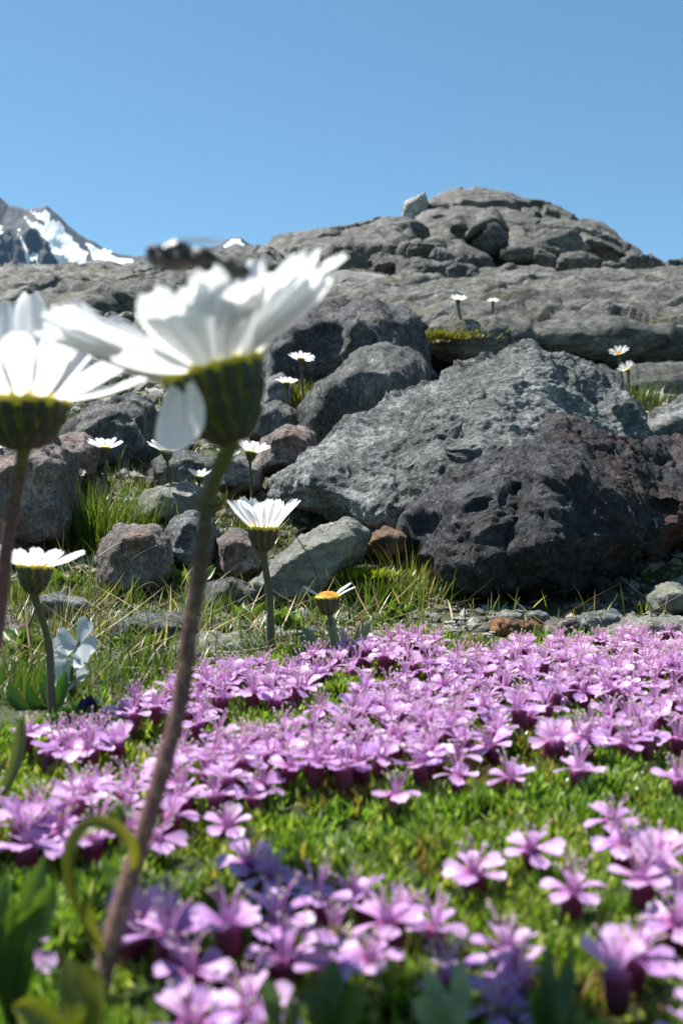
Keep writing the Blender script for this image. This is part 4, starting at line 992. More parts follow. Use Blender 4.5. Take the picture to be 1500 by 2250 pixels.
def strap_leaf(parent, name, pts, width, col0, col1, fold=0.25, n=18, twist=None, mat='leaf', tipw=0.15, lobes=0, origin=None):
    """a leaf blade that follows pts; optional lobes along both edges"""
    org = origin if origin is not None else (parent.location if parent else Vector(pts[0]))
    c = spline(pts, n); V = []; T = []
    nv = 5
    for i, p in enumerate(c):
        t = i / (n - 1)
        tg = (c[min(i + 1, n - 1)] - c[max(i - 1, 0)]).normalized()
        sd = tg.cross(Vector((0.15, -1, 0.25))); sd.normalize()
        if twist: sd = Matrix.Rotation(twist * t, 3, tg) @ sd
        nm = sd.cross(tg)
        w = width * (0.35 + 0.65 * math.sin(min(1, t / 0.55) * math.pi / 2)) * (1 if t < 0.6 else max(tipw, math.cos((t - 0.6) / 0.4 * math.pi / 2)))
        if lobes: w *= 0.55 + 0.55 * abs(math.sin(t * math.pi * lobes))
        for j in range(nv):
            s = j / (nv - 1) * 2 - 1
            V.append(tuple(p + sd * (w * .5 * s) + nm * (fold * w * s * s) - org))
            T.append(tuple(np.array(col0) * (1 - t) + np.array(col1) * t * (1 - 0.15 * (abs(s) < .2))))
    o = link(name, np_mesh(name, V, grid_faces(n, nv), np.array(T)), M[mat], parent=parent)
    return o

# curled yellowing leaf and a thin leaf stalk on the big stem
strap_leaf(big, 'leaf', [P(292, 1930, .1405), P(296, 1875, .139), P(270, 1832, .1375), P(222, 1812, .136), P(180, 1832, .135), P(160, 1880, .135), P(165, 1960, .1355), P(195, 2030, .136), P(225, 2090, .137)],
           .0024, (0.20, 0.18, 0.025), (0.07, 0.09, 0.02), 0.3, 26, 1.2)
strap_leaf(big, 'leaf', [P(236, 2110, .1385), P(210, 2060, .136), P(192, 2010, .134), P(186, 1960, .133)], .0018, (0.14, 0.13, 0.03), (0.12, 0.13, 0.02), .2)

# second tall daisy, cut by the left edge
rp = random.Random(9)
HC2 = P(50, 893, 0.185)
pet = []
for az, th, L in [(92, 12, .0215), (72, 20, .0215), (118, 16, .021), (48, 40, .0200), (20, 55, .0165), (-2, 77, .0172), (-22, 70, .014), (-50, 50, .0150), (-75, 52, .0135), (-100, 50, .0135), (-125, 52, .014), (150, 40, .018),
                 (178, 50, .018), (205, 55, .017), (-150, 58, .016), (34, 48, .020), (60, 28, .021), (104, 26, .019), (135, 28, .021)]:
    pet.append((az, th, L * 1.09, .0064 * rp.uniform(.88, 1.12), rp.uniform(-.06, .14)))
pet2 = pet
d2, _ = daisy('tall white daisy with upright petals at the left edge, its stalk leaving the frame', HC2, (-0.05, 0.02, 1), .0080, pet2,
      [tuple(P(-125, 1930, .185)), tuple(P(-85, 1780, .186)), tuple(P(-38, 1560, .186)), tuple(P(-8, 1400, .186)), tuple(P(18, 1180, .186)), tuple(P(40, 1060, .1855))], .00125, red, 16, 0.62,
      group='tall blurred daisies in front', seed=8, hairs=1200, petal_shared=False)

# sharp smaller daisies
def std_petals(n, th, L, W, seed, jit=5, drop=(), curl=.05):
    r = random.Random(seed); out = []
    for k in range(n):
        if k in drop: continue
        out.append((k * 360 / n + r.uniform(-5, 5), th + r.uniform(-jit, jit), round(L * r.choice([.94, 1, 1.05]), 4), W, curl))
    return out
gcol = [(0.16, 0.12, 0.09), (0.15, 0.13, 0.09), (0.10, 0.10, 0.05), (0.08, 0.09, 0.03)]
def small_daisy(label, hx, hy, bx, by, wpx, axis, th, npet, seed, d=None, drop=(), nbract=12, group='small sharp daisies in the middle', cupf=0.20, bend=0.0, R=None, petf=0.30, curl=.05):
    b = G(bx, by) if d is None else None
    if b is None:
        b = P(bx, by, d)
        if d < 2: b.z = float(zg(b.x, b.y))
    dd = b.y; s = dd / F
    R = wpx * cupf * s; L = wpx * petf * s; W = L * 0.36
    h = P(hx, hy, dd)
    mid = b.lerp(h, .5) + Vector((bend * s, 0, 0))
    return daisy(label, h, axis, R, std_petals(npet, th, round(L, 4), round(W, 4), seed, drop=drop, curl=curl), [tuple(b), tuple(b.lerp(mid, .5)), tuple(mid)], 8.5 * s if wpx > 100 else max(3.2 * s, .0006), gcol, nbract, .95, group=group, seed=seed)
small_daisy('upright daisy with a fan of narrow petals, in front of the grey boulder', 578, 1162, 596, 1440, 150, (0.03, -.03, 1), 38, 19, 41, petf=.52, cupf=.225, bend=4)
small_daisy('daisy with wide-spread petals and a bent stalk, just right of the second tall stalk', 78, 1248, 116, 1575, 180, (0.05, .08, 1), 62, 15, 42, petf=.46, cupf=.21, bend=10)
dy, _ = small_daisy('half-bare daisy showing its orange-yellow centre, with only a few petals, at the cushion edge', 720, 1312, 735, 1462, 74, (-0.05, -.06, 1), 58, 12, 43, drop=(2, 3, 4, 6, 7, 8, 9, 10, 11), petf=.6, cupf=.36)
# its grey-green strap leaves
b5 = dy.location
for q in ([(722, 1465), (700, 1430), (680, 1395), (658, 1376)], [(712, 1460), (690, 1440), (668, 1410), (662, 1395)], [(737, 1465), (736, 1420), (727, 1372), (726, 1345)], [(760, 1470), (775, 1430), (800, 1390), (818, 1362)], [(770, 1470), (780, 1445), (785, 1415), (796, 1395)], [(748, 1470), (765, 1440), (775, 1420), (790, 1370)]):
    strap_leaf(dy, 'leaf', [P(x, y, b5.y - .006 + .003 * i) for i, (x, y) in enumerate(q)], .0032, (0.15, 0.19, 0.09), (0.17, 0.21, 0.11), .22, 12)
far_d = [
    # label, hx, hy, bx, by, w, axis, th, n, seed, d
    ('small daisy in front of the black shadow of the flat-topped boulder', 232, 985, 228, 1075, 70, (0, .1, 1), 68, 14, 44, .93),
    ('small daisy left of the big stalk, just under the hanging petal', 368, 992, 386, 1115, 78, (.02, .1, 1), 66, 15, 45, .86),
    ('small daisy right of the big stalk, left of the grey boulder', 552, 995, 553, 1090, 72, (.15, .1, 1), 58, 15, 46, .90),
    ('small daisy almost hidden at the right rim of the big stalk', 500, 1004, 497, 1090, 50, (.1, .1, 1), 60, 13, 47, .92),
    ('little daisy with few petals touching the left side of the big stalk', 438, 1048, 440, 1110, 52, (.05, 0, 1), 58, 11, 48, .86),
    ('daisy cut by the left edge, showing a yellow underside beside the second stalk', 8, 1006, 10, 1120, 74, (.15, .15, 1), 60, 14, 49, .80),
    ('tiny nodding daisy above the tall grass tuft', 172, 1045, 178, 1120, 32, (.1, -.6, 1), 62, 12, 50, .84),
    ('tiny round daisy leaning against the pitted pink boulder', 160, 1060, 166, 1130, 26, (-.3, -.9, .6), 70, 12, 51, .83),
    ('pale flat daisy on the black boulder behind the big daisy', 662, 790, 668, 850, 48, (.1, .2, 1), 78, 13, 52, 1.45),
    ('white daisy above the olive grass left of the slate boulder', 630, 842, 634, 905, 42, (0, .1, 1), 72, 13, 53, 1.30),
    ('tiny white daisy on the bedrock slab under the dome', 1006, 660, 1016, 735, 34, (.1, 0, 1), 66, 11, 54, 2.03),
    ('faint tiny white daisy right beside the slab daisy', 1082, 663, 1080, 725, 24, (0, .1, 1), 75, 10, 55, 2.06),
    ('white flower with ragged petals, upper one of the pair before the dark ledge', 1358, 776, 1376, 860, 40, (-.2, -.5, .8), 70, 9, 56, 1.65),
    ('white tilted flower, lower one of the pair above the fresh grass tuft', 1376, 810, 1385, 870, 34, (-.5, -.4, .7), 62, 9, 57, 1.6),
]
for lb, hx, hy, bx, by, wpx, ax, th, n, sd, d in far_d:
    small_daisy(lb, hx, hy, bx, by, wpx * 1.06, ax, th - 9, n + 2, sd, d, nbract=0, group='small daisies among the rocks', petf=.44, cupf=.17)

# ------------------------------------------------------------------ fly on the big daisy
def build_fly():
    c = P(422, 574, 0.1345); s = 0.1345 / F * 1.35
    root = empty('fly', c); tag(root, 'blurred dark fly resting on the far petals of the biggest daisy', 'fly')
    def ell(cx, cy, cz, rx, ry, rz, rot=0.0):
        b = bmesh.new(); bmesh.ops.create_uvsphere(b, u_segments=14, v_segments=10, radius=1.0)
        m = Matrix.Translation((cx * s, cy * s, cz * s)) @ Matrix.Rotation(rot, 4, 'Y') @ Matrix.Diagonal((rx * s, ry * s, rz * s, 1))
        bmesh.ops.transform(b, matrix=m, verts=b.verts); p = [v.co.copy() for v in b.verts]; b.free(); return p
    hulls = [ell(-56, -4, 8, 17, 20, 19), ell(-24, 0, 8, 30, 26, 25, 0.1), ell(18, 2, 2, 32, 23, 19, .25), ell(58, 4, -11, 38, 19, 15, .30)]
    me, org = rock_mesh('body', hulls, 0.00022, smooth=4, big=(2, .01), ridge=(5, .01), fine=(18, .01), seed=2, origin=Vector((0, 0, 0)))
    link('body', me, plain_mat('fly_body', (0.010, 0.009, 0.009), (0.045, 0.038, 0.03), 1500, .45, .00005), parent=root)
    em = bpy.data.meshes.new('eye'); b = bmesh.new(); bmesh.ops.create_uvsphere(b, u_segments=10, v_segments=8, radius=9 * s); b.to_mesh(em); b.free()
    mt = plain_mat('fly_eye', (0.05, 0.012, 0.008), (0.03, 0.01, 0.01), 300, .25)
    for sy in (-1, 1): link('eye', em, mt, parent=root, loc=(-62 * s, 15 * sy * s, 14 * s))
    wm = NT('fly_wing'); wm.b.inputs['Base Color'].default_value = (0.55, 0.58, 0.62, 1); wm.b.inputs['Roughness'].default_value = 0.25; wm.b.inputs['Alpha'].default_value = 0.45
    for sy, dz in ((-1, 0), (1, 14)):
        V = []
        for i in range(9):
            t = i / 8; wd = 16 * math.sin(math.pi * min(1, .12 + t * .86)) ** .7
            for j in range(3):
                V.append(((-20 + 105 * t) * s, (sy * (10 + 26 * t) + (j - 1) * wd) * s, (26 + dz - 12 * t + 6 * math.sin(t * 3)) * s))
        link('wing', np_mesh('wing', V, grid_faces(9, 3)), wm.m, parent=root)
    lm = plain_mat('fly_leg', (0.012, 0.01, 0.01), (0.02, 0.018, 0.015), 500, .5)
    for x0, dx, dz in ((-36, -22, -44), (-22, 4, -48), (-4, 26, -40)):
        for sy in (-1, 1):
            pts = spline([(x0 * s, sy * 16 * s, -4 * s), ((x0 + dx * .5) * s, sy * 38 * s, 2 * s), ((x0 + dx) * s, sy * 40 * s, dz * s), ((x0 + dx * 1.3) * s, sy * 44 * s, (dz - 8) * s)], 8)
            V, Q = tube_arrays(pts, [2.6 * s, 2.4 * s, 2.2 * s, 2 * s, 1.6 * s, 1.4 * s, 1.2 * s, 1.0 * s], 6)
            link('leg', np_mesh('leg', V, Q), lm, parent=root)
build_fly()

# ------------------------------------------------------------------ pink moss campion flowers
def pink_petal(name, seed):
    r = random.Random(seed); L, W = .0057, .0048; nu, nv = 7, 5; V, T = [], []
    lift, bend = r.uniform(.12, .34), r.uniform(.08, .40)
    for i in range(nu):
        t = i / (nu - 1)
        wd = W * .5 * (0.22 + 0.78 * (t / 0.72) ** 1.3 if t < .72 else math.sqrt(max(0.02, 1 - ((t - .72) / .32) ** 2)))
        for j in range(nv):
            s = j / (nv - 1) * 2 - 1
            y = L * (t - 0.13 * math.exp(-(s / .3) ** 2) * t ** 5)
            z = L * (lift * t - bend * t * t) + W * .10 * s * s * t + W * .03 * math.cos(s * 6) * t
            V.append((wd * s, y, z))
            c0, c1 = np.array((0.45, 0.16, 0.46)), np.array((0.66, 0.42, 0.73))
            k = min(1, t * 1.15); c = c0 * (1 - k) + c1 * k
            c = c * (1 - 0.16 * math.exp(-(s / .22) ** 2) * (1 - t))
            T.append(tuple(c))
    me = np_mesh(name, V, grid_faces(nu, nv), np.array(T)); me.materials.append(M['pink']); return me
PPET = [pink_petal('petal', k) for k in range(5)]

def calyx_mesh():
    prof_ = [(.0007, -.0068), (.0016, -.0056), (.0019, -.0036), (.0019, -.0016), (.0022, -.0006), (.0013, .0002)]
    n = 10; V, T = [], []
    cs = [(.10, .11, .02), (.11, .05, .03), (.13, .022, .05), (.16, .025, .075), (.22, .04, .12), (.34, .08, .26)]
    for (r_, h), c in zip(prof_, cs):
        for k in range(n):
            a = 2 * math.pi * k / n; rr = r_ * (1 + .10 * (k % 2))
            V.append((rr * math.cos(a), rr * math.sin(a), h)); T.append(c)
    me = np_mesh('calyx', V, grid_faces(len(prof_), n, True), np.array(T)); me.materials.append(M['calyx']); return me
CALYX = calyx_mesh()
def stamen_mesh(seed):
    r = random.Random(seed); Vs, Qs, Ts = [], [], []; n = 0
    ico = bmesh.new(); bmesh.ops.create_icosphere(ico, subdivisions=1, radius=1.0)
    # anthers as quads-only capsules (short tubes) so that one face size is kept
    ico.free()
    for k in range(10):
        a = 2 * math.pi * k / 10 + r.uniform(-.25, .25); sp = r.uniform(.25, .75); hh = r.uniform(.0034, .0062)
        dx, dy = math.cos(a) * sp * hh, math.sin(a) * sp * hh
        p = [Vector((math.cos(a) * .0007, math.sin(a) * .0007, -.0005)), Vector((dx * .45, dy * .45, hh * .6)), Vector((dx, dy, hh))]
        V, Q = tube_arrays(spline(p, 4), [.00017, .00015, .00013, .00012], 4)
        Vs.append(V); Qs.append(Q + n); n += len(V); Ts.append(np.tile((0.74, 0.40, 0.70), (len(V), 1)))
        e = p[2]; dirv = Vector((dx * .4 + r.uniform(-1, 1) * .0004, dy * .4, .0005)).normalized()
        q = [e - dirv * .00040, e - dirv * .00018, e + dirv * .0002, e + dirv * .00042]
        V, Q = tube_arrays(q, [.00006, .00027, .00027, .00005], 5)
        Vs.append(V); Qs.append(Q + n); n += len(V); Ts.append(np.tile(r.choice([(0.62, 0.52, 0.42), (0.55, 0.40, 0.34), (0.66, 0.60, 0.54)]), (len(V), 1)))
    me = np_mesh('stamens', np.concatenate(Vs), np.concatenate(Qs), np.concatenate(Ts)); me.materials.append(M['stamen']); return me
STAM = [stamen_mesh(k) for k in range(5)]

def proto_layout(seed):
    """local matrices of one flower's petals"""
    r = random.Random(seed); out = []
    droop = [-.2, 0, .1, .2, .35, 0, -.25, .15, .1, .75, 0, .3, .15, -.1][seed]
    for k in range(5):
        a = 2 * math.pi * k / 5 + r.uniform(-.12, .12)
        m = Matrix.Rotation(a, 4, 'Z') @ Matrix.Translation((0, .0009, -.0002)) @ Matrix.Rotation(droop + r.uniform(-.22, .22), 4, 'X') @ Matrix.Rotation(r.uniform(-.35, .35), 4, 'Y') @ Matrix.Scale(r.uniform(.82, 1.08), 4)
        out.append((PPET[r.randrange(5)], m))
    return out, STAM[r.randrange(5)], {-.2: 'with lowered petals', -.25: 'with lowered petals', -.1: 'opened flat', 0: 'opened flat', .1: 'opened flat', .15: 'opened flat', .2: 'with raised petals', .3: 'with raised petals', .35: 'with raised petals', .75: 'half closed'}[droop]
LAY = [proto_layout(k) for k in range(14)]

FG = 'pink flowers of the cushion'
def campion(x, y, lift, rz, tilt, tdir, scale, label, lay):
    z = float(zg(x, y)) + lift
    o = empty('moss_campion_flower', (x, y, z))
    o.rotation_euler = (Matrix.Rotation(tdir, 3, 'Z') @ Matrix.Rotation(tilt, 3, 'Y') @ Matrix.Rotation(rz - tdir, 3, 'Z')).to_euler(); o.scale = (scale,) * 3
    tag(o, label, 'flower', FG)
    pets, st, _ = LAY[lay]
    for me, m in pets:
        p = link('petal', me, parent=o); p.matrix_local = m
    link('calyx', CALYX, parent=o); link('stamens', st, parent=o)
    return o

singles = [
    # head px, py, tilt, dir(deg), label
    (870, 1742, .05, 0, 'lone pink flower with long stamens on green leaves, below the middle of the main band'),
    (1006, 1702, .1, 90, 'pink flower standing just below the main band, left of a similar open one'),
    (1120, 1706, .1, 200, 'open pink flower with raised right petal at the lower edge of the main band'),
    (1270, 1690, .05, 20, 'pink flower with dark calyx right below the right-hand clump'),
    (1490, 1712, .1, 180, 'pink flower cut by the right edge below the right-hand clump'),
    (1345, 1800, .25, 250, 'upper flower of the tight pair in the green at right, petals held upright'),
    (1370, 1852, .12, 270, 'lower flower of the tight pair in the green at right, petals spread wide'),
    (1166, 1864, .45, 250, 'small pale pink flower drooping sideways, alone in the right green patch'),
    (1042, 1915, .3, 265, 'pale pink flower seen from above with rounded notched petals, centre right'),
    (1257, 1955, -.05, 80, 'flat pink flower seen edge-on above its tall purple calyx, right'),
    (500, 1812, .3, 265, 'large open pink flower with rounded petals right of the big stalk'),
    (545, 1893, .35, 265, 'pink flower with two upright petals, upper one of the pair in front of the moss'),
    (592, 1925, .15, 280, 'pink flower on a dark calyx, lower one of the pair in front of the moss'),
    (85, 1775, .15, 270, 'wide open pink flower by itself near the left edge'),
    (345, 1842, .3, 300, 'pink flower peeking out right behind the big stalk'),
    (1112, 2078, .1, 60, 'large blurred pink flower with raised right petal near the bottom centre-right'),
    (955, 2035, .05, 20, 'pink flower with its right petal stretched out at the right end of the bottom clump'),
    (208, 1845, .2, 270, 'half-hidden pink flower inside the bend of the curled leaf'),
    (420, 2128, .15, 260, 'low blurred pink flower between the big stalk and the bottom clump'),
    (40, 2085, .15, 300, 'large blurred pink flower at the lower left edge'),
    (805, 1508, .1, 90, 'pale pink flower alone in the green gap behind the main band'),
    (435, 1590, .1, 90, 'pale pink flower at the left end of the green gap'),
]
polysF = [
    [(225, 1572), (300, 1535), (480, 1478), (650, 1450), (780, 1412), (900, 1396), (975, 1410), (960, 1438), (850, 1452), (760, 1478), (690, 1498), (660, 1528), (560, 1545), (500, 1550), (400, 1568), (230, 1598)],
    [(990, 1450), (1150, 1418), (1500, 1385), (1950, 1385), (1900, 1500), (1560, 1500), (1430, 1525), (1210, 1555), (1130, 1600), (1080, 1640), (980, 1675), (900, 1690), (700, 1705), (620, 1690), (600, 1740), (450, 1775), (380, 1750), (350, 1690), (430, 1630), (640, 1590), (760, 1560), (860, 1490)],
    [(60, 1625), (180, 1592), (250, 1595), (260, 1640), (220, 1670), (80, 1672)],
    [(150, 1735), (250, 1700), (330, 1720), (390, 1790), (330, 1825), (200, 1860), (0, 1890), (-60, 1890), (-60, 1830), (60, 1800)],
    [(1205, 1625), (1350, 1580), (1560, 1525), (1850, 1540), (1800, 1640), (1560, 1610), (1440, 1640), (1330, 1655), (1220, 1650)],
    [(490, 2060), (640, 2000), (760, 1965), (900, 1995), (920, 2040), (870, 2085), (760, 2125), (640, 2120), (520, 2100)],
    [(270, 2020), (330, 1960), (390, 1990), (400, 2070), (300, 2110)],
    [(1400, 1930), (1470, 1890), (1580, 1900), (1780, 1940), (1760, 2080), (1580, 2080), (1430, 2050), (1390, 1990)],
    [(1280, 2110), (1400, 2090), (1500, 2140), (1580, 2180), (1540, 2260), (1380, 2200), (1300, 2160)],
    [(1060, 2160), (1140, 2140), (1150, 2220), (1080, 2210)],
    [(400, 2220), (520, 2180), (620, 2200), (600, 2280), (400, 2280)],
    [(-80, 1760), (20, 1730), (20, 1760), (-40, 1790)],
    [(920, 2120), (1000, 2110), (1010, 2160), (930, 2160)],
]
def ground_at(px, py, lift):
    return G(px, py, lift, 0.09, 0.6)
placed = []
lift0 = 0.0052
for i, (px, py, tl, td, lb) in enumerate(singles):
    g = ground_at(px, py, lift0); placed.append((g.x, g.y))
    campion(g.x, g.y, lift0, random.uniform(0, 6.28), tl, math.radians(td), random.uniform(.80, .92), lb, [0, 1, 2, 3, 4, 5, 6, 7, 8, 10, 11, 12, 13][i % 13])
# fill the patches
cand = []
r = np.random.default_rng(77)
nn = 60000
cy_ = r.uniform(0.10, 0.50, nn); cx_ = r.uniform(-1, 1, nn) * (0.36 * cy_ + .02); cz_ = zg(cx_, cy_) + lift0
cpx, cpy = pix(cx_, cy_, cz_)
pid = np.full(nn, -1)
for k, pl in enumerate(polysF): pid[poly_in(cpx, cpy, pl)] = k
pts = np.array(placed)
for i in np.nonzero(pid >= 0)[0]:
    q = np.array([cx_[i], cy_[i]])
    dm = 0.0064 if pid[i] < 2 else 0.0068
    if np.min(np.hypot(*(pts - q).T)) < dm: continue
    pts = np.vstack([pts, q]); cand.append((cy_[i], cx_[i], pid[i], cpx[i], cpy[i]))
cand.sort(key=lambda c: (not -60 < c[3] < 1560, c[0]))
labels = {0: 'pink flower packed into the far upper-left strip of the cushion', 1: 'pink flower packed into the wide main band across the cushion', 2: 'pink flower in the small separate clump at far left',
          3: 'pink flower in the left clump behind the curled leaf', 4: 'pink flower in the dense right-hand clump', 5: 'blurred pink flower in the bottom centre clump', 6: 'blurred pink flower in the shade right of the big stalk foot',
          7: 'blurred pink flower in the tall clump at the lower right edge', 8: 'blurred pink flower in the bottom right corner clump', 9: 'blurred pink flower by the dark leaf at the bottom right', 10: 'blurred pink flower cut by the bottom edge, left of centre',
          11: 'pink flower cut by the left edge', 12: 'blurred pink flower behind the pale bottom leaf'}
def flower_label(k, px, py, ly):
    att = LAY[ly][2]
    if k == 1:
        row = 'front row' if py > 1610 else ('middle' if py > 1500 else 'back')
        side = ('left of the stalk' if px < 480 else 'right of the big stalk' if px < 720 else 'below the strap leaves' if px < 930 else
                'below the dark boulder' if px < 1180 else 'right of centre' if px < 1350 else 'at the right edge')
        return 'pink flower %s, %s of the main band %s' % (att, row, side)
    if k == 0:
        side = ('at its left tip' if px < 400 else 'right of the big stalk' if px < 560 else 'below the upright middle daisy' if px < 700 else 'around the strap leaves' if px < 830 else 'at its right end')
        return 'pink flower %s, far upper strip %s' % (att, side)
    return labels[k] + ', ' + att
NMAX = min(300 - len(singles), sum(-60 < c[3] < 1560 for c in cand))
print('campion flowers', len(cand), sum(-60 < c[3] < 1560 for c in cand))
for i, (y, x, k, px, py) in enumerate(cand[:NMAX]):
    ly = random.randrange(14)
    lf = lift0 + random.uniform(-.0012, .0022) + (0.001 if k in (1, 4, 7) else 0)
    campion(x, y, lf, random.uniform(0, 6.28), abs(random.gauss(.16, .17)), random.uniform(0, 6.28), random.uniform(.74, 1.0), flower_label(int(k), px, py, ly), ly)
if len(cand) > NMAX:
    Vs, Ts, Qs = [], [], []; n = 0; b = bmesh.new()
    def arr(me):
        a = np.empty(len(me.vertices) * 3, np.float32); me.vertices.foreach_get('co', a)
        c = np.empty(len(me.vertices) * 4, np.float32); me.color_attributes['tint'].data.foreach_get('color', c)
        f = np.empty(len(me.loops), np.int32); me.loops.foreach_get('vertex_index', f)
        return a.reshape(-1, 3), c.reshape(-1, 4)[:, :3], f.reshape(-1, 4)
    for (y, x, k, px, py) in cand[NMAX:]:
        z = float(zg(x, y)) + lift0 + random.uniform(-.001, .002)
        W = Matrix.Translation((x, y, z)) @ Matrix.Rotation(random.gauss(0, .15), 4, 'X') @ Matrix.Rotation(random.uniform(0, 6.28), 4, 'Z') @ Matrix.Scale(random.uniform(.76, .95), 4)
        pets, st, _ = LAY[random.randrange(14)]
        for me, m in pets + [(CALYX, Matrix()), (st, Matrix())]:
            a, c, f = arr(me); mm = np.array(W @ m)
            Vs.append(a @ mm[:3, :3].T + mm[:3, 3]); Ts.append(c); Qs.append(f + n); n += len(a)
    me = np_mesh('flower_mass', np.concatenate(Vs), np.concatenate(Qs), np.concatenate(Ts))
    tag(link('flower_mass', me, M['pink']), 'more pink flowers of the cushion, packed together along its far right edge', kind='stuff')

# ------------------------------------------------------------------ foreground leaves and oddments
def sprig(label, px, py, d, leaves, width, c0, c1, lobes=0, group='blurred leaves close to the lens', fold=.3):
    b = P(px, py, d); b.z = float(zg(b.x, b.y))
    root = empty('leafy_sprig', b); tag(root, label, 'leaf sprig', group)
    for q in leaves:
        pts = [b] + [P(x, y, d + dy) for x, y, dy in q]
        strap_leaf(root, 'leaf', pts, width, c0, c1, fold, 14, lobes=lobes)
    return root
DG = ((0.04, 0.075, 0.015), (0.07, 0.12, 0.03)); MG = ((0.06, 0.11, 0.02), (0.10, 0.17, 0.03)); PG = ((0.16, 0.22, 0.11), (0.25, 0.31, 0.19))
sprig('dark green blurred leaf pair at the bottom, under the central clump', 735, 2300, .118, [[(728, 2210, 0), (725, 2150, .002), (735, 2105, .003)], [(760, 2220, 0), (775, 2180, 0), (770, 2160, 0)], [(700, 2230, 0), (690, 2190, .002), (700, 2175, .003)]], .0031, *DG)
sprig('pale silvery blurred leaf at the bottom, right of centre', 985, 2320, .116, [[(970, 2230, 0), (950, 2180, .002), (935, 2120, .003)], [(1000, 2240, 0), (1008, 2170, .002), (1005, 2100, .003)], [(960, 2260, 0), (925, 2210, 0), (905, 2200, 0)]], .0026, *PG)
sprig('dark upright blurred leaves at the bottom right', 1205, 2310, .119, [[(1200, 2220, 0), (1198, 2150, .002), (1205, 2070, .003)], [(1225, 2220, 0), (1240, 2150, .002), (1250, 2080, .003)], [(1185, 2230, 0), (1170, 2190, 0), (1160, 2175, 0)]], .0024, *DG)
sprig('lobed green blurred leaves at the lower left edge', 30, 2150, .130, [[(40, 2060, 0), (70, 1980, .001), (100, 1880, .002)], [(10, 2060, 0), (0, 1990, .001), (15, 1920, .002)], [(60, 2070, 0), (95, 2000, 0), (122, 1930, 0)], [(-10, 2080, 0), (-40, 2010, 0), (-50, 1950, 0)]], .0042, *MG, lobes=3)
sprig('small dark leaf standing right behind the curled leaf', 262, 1830, .190, [[(258, 1800, 0), (252, 1775, .001), (248, 1755, .002)], [(268, 1800, 0), (275, 1780, .001), (272, 1762, .002)]], .0030, *MG)
sprig('yellow-green blurred leaf at the foot of the big stalk', 185, 2300, .123, [[(175, 2220, 0), (160, 2150, .001), (150, 2100, .002)], [(200, 2220, 0), (195, 2160, .001), (185, 2120, .002)], [(120, 2260, 0), (70, 2220, 0), (30, 2210, 0)]], .0038, (0.14, 0.16, 0.02), (0.2, 0.2, 0.03))
sprig('dark green leaf beside the bottom edge flowers', 610, 2310, .118, [[(600, 2230, 0), (590, 2180, .001), (580, 2150, .002)], [(640, 2230, 0), (655, 2190, .001), (650, 2190, .002)]], .0022, *DG)
sprig('bent grey-green stalk with a folded leaf at the left edge', -10, 1790, .215, [[(20, 1720, 0), (40, 1660, .001), (48, 1600, .002), (52, 1575, .003)], [(-20, 1760, 0), (-10, 1700, 0), (20, 1660, 0)]], .0026, (0.08, 0.11, 0.04), (0.13, 0.14, 0.05), group='leaf stalks at the left')
sprig('dark green leafy clump under the stalk of the left small daisy', 120, 1580, .297, [[(110, 1540, 0), (100, 1510, 0), (95, 1480, 0)], [(130, 1540, 0), (140, 1500, 0), (145, 1475, 0)], [(60, 1560, 0), (30, 1530, 0), (20, 1500, 0)], [(90, 1560, 0), (70, 1530, 0), (60, 1500, 0)]], .0036, (0.03, 0.08, 0.015), (0.05, 0.12, 0.02), group='leaf stalks at the left')

for i, (px, py, lb) in enumerate([(150, 1300, 'low leafy green plant at the foot of the pitted pink boulder'), (420, 1300, 'low leafy green plant behind the big stalk, before the small grey stone'), (300, 1440, 'leafy green plant in the grass left of the big stalk'),
                                  (540, 1380, 'leafy plant at the base of the upright middle daisy'), (60, 1440, 'leafy plant in the grass at the left edge'), (860, 1370, 'leafy plant at the left foot of the dark boulder'), (640, 1390, 'leafy plant right of the upright middle daisy')]):
    g = G(px, py); rr = random.Random(70 + i)
    sprig(lb, px, py, g.y, [[(px + a * .5, py - h * .5, 0), (px + a, py - h, dz)] for a, h, dz in [(rr.uniform(-55, 55), rr.uniform(22, 60), rr.uniform(-.01, .01)) for _ in range(9)]], .0052, (0.06, 0.11, 0.02), (0.12, 0.19, 0.035), group='low leafy plants in the grass', lobes=rr.choice([0, 3]))
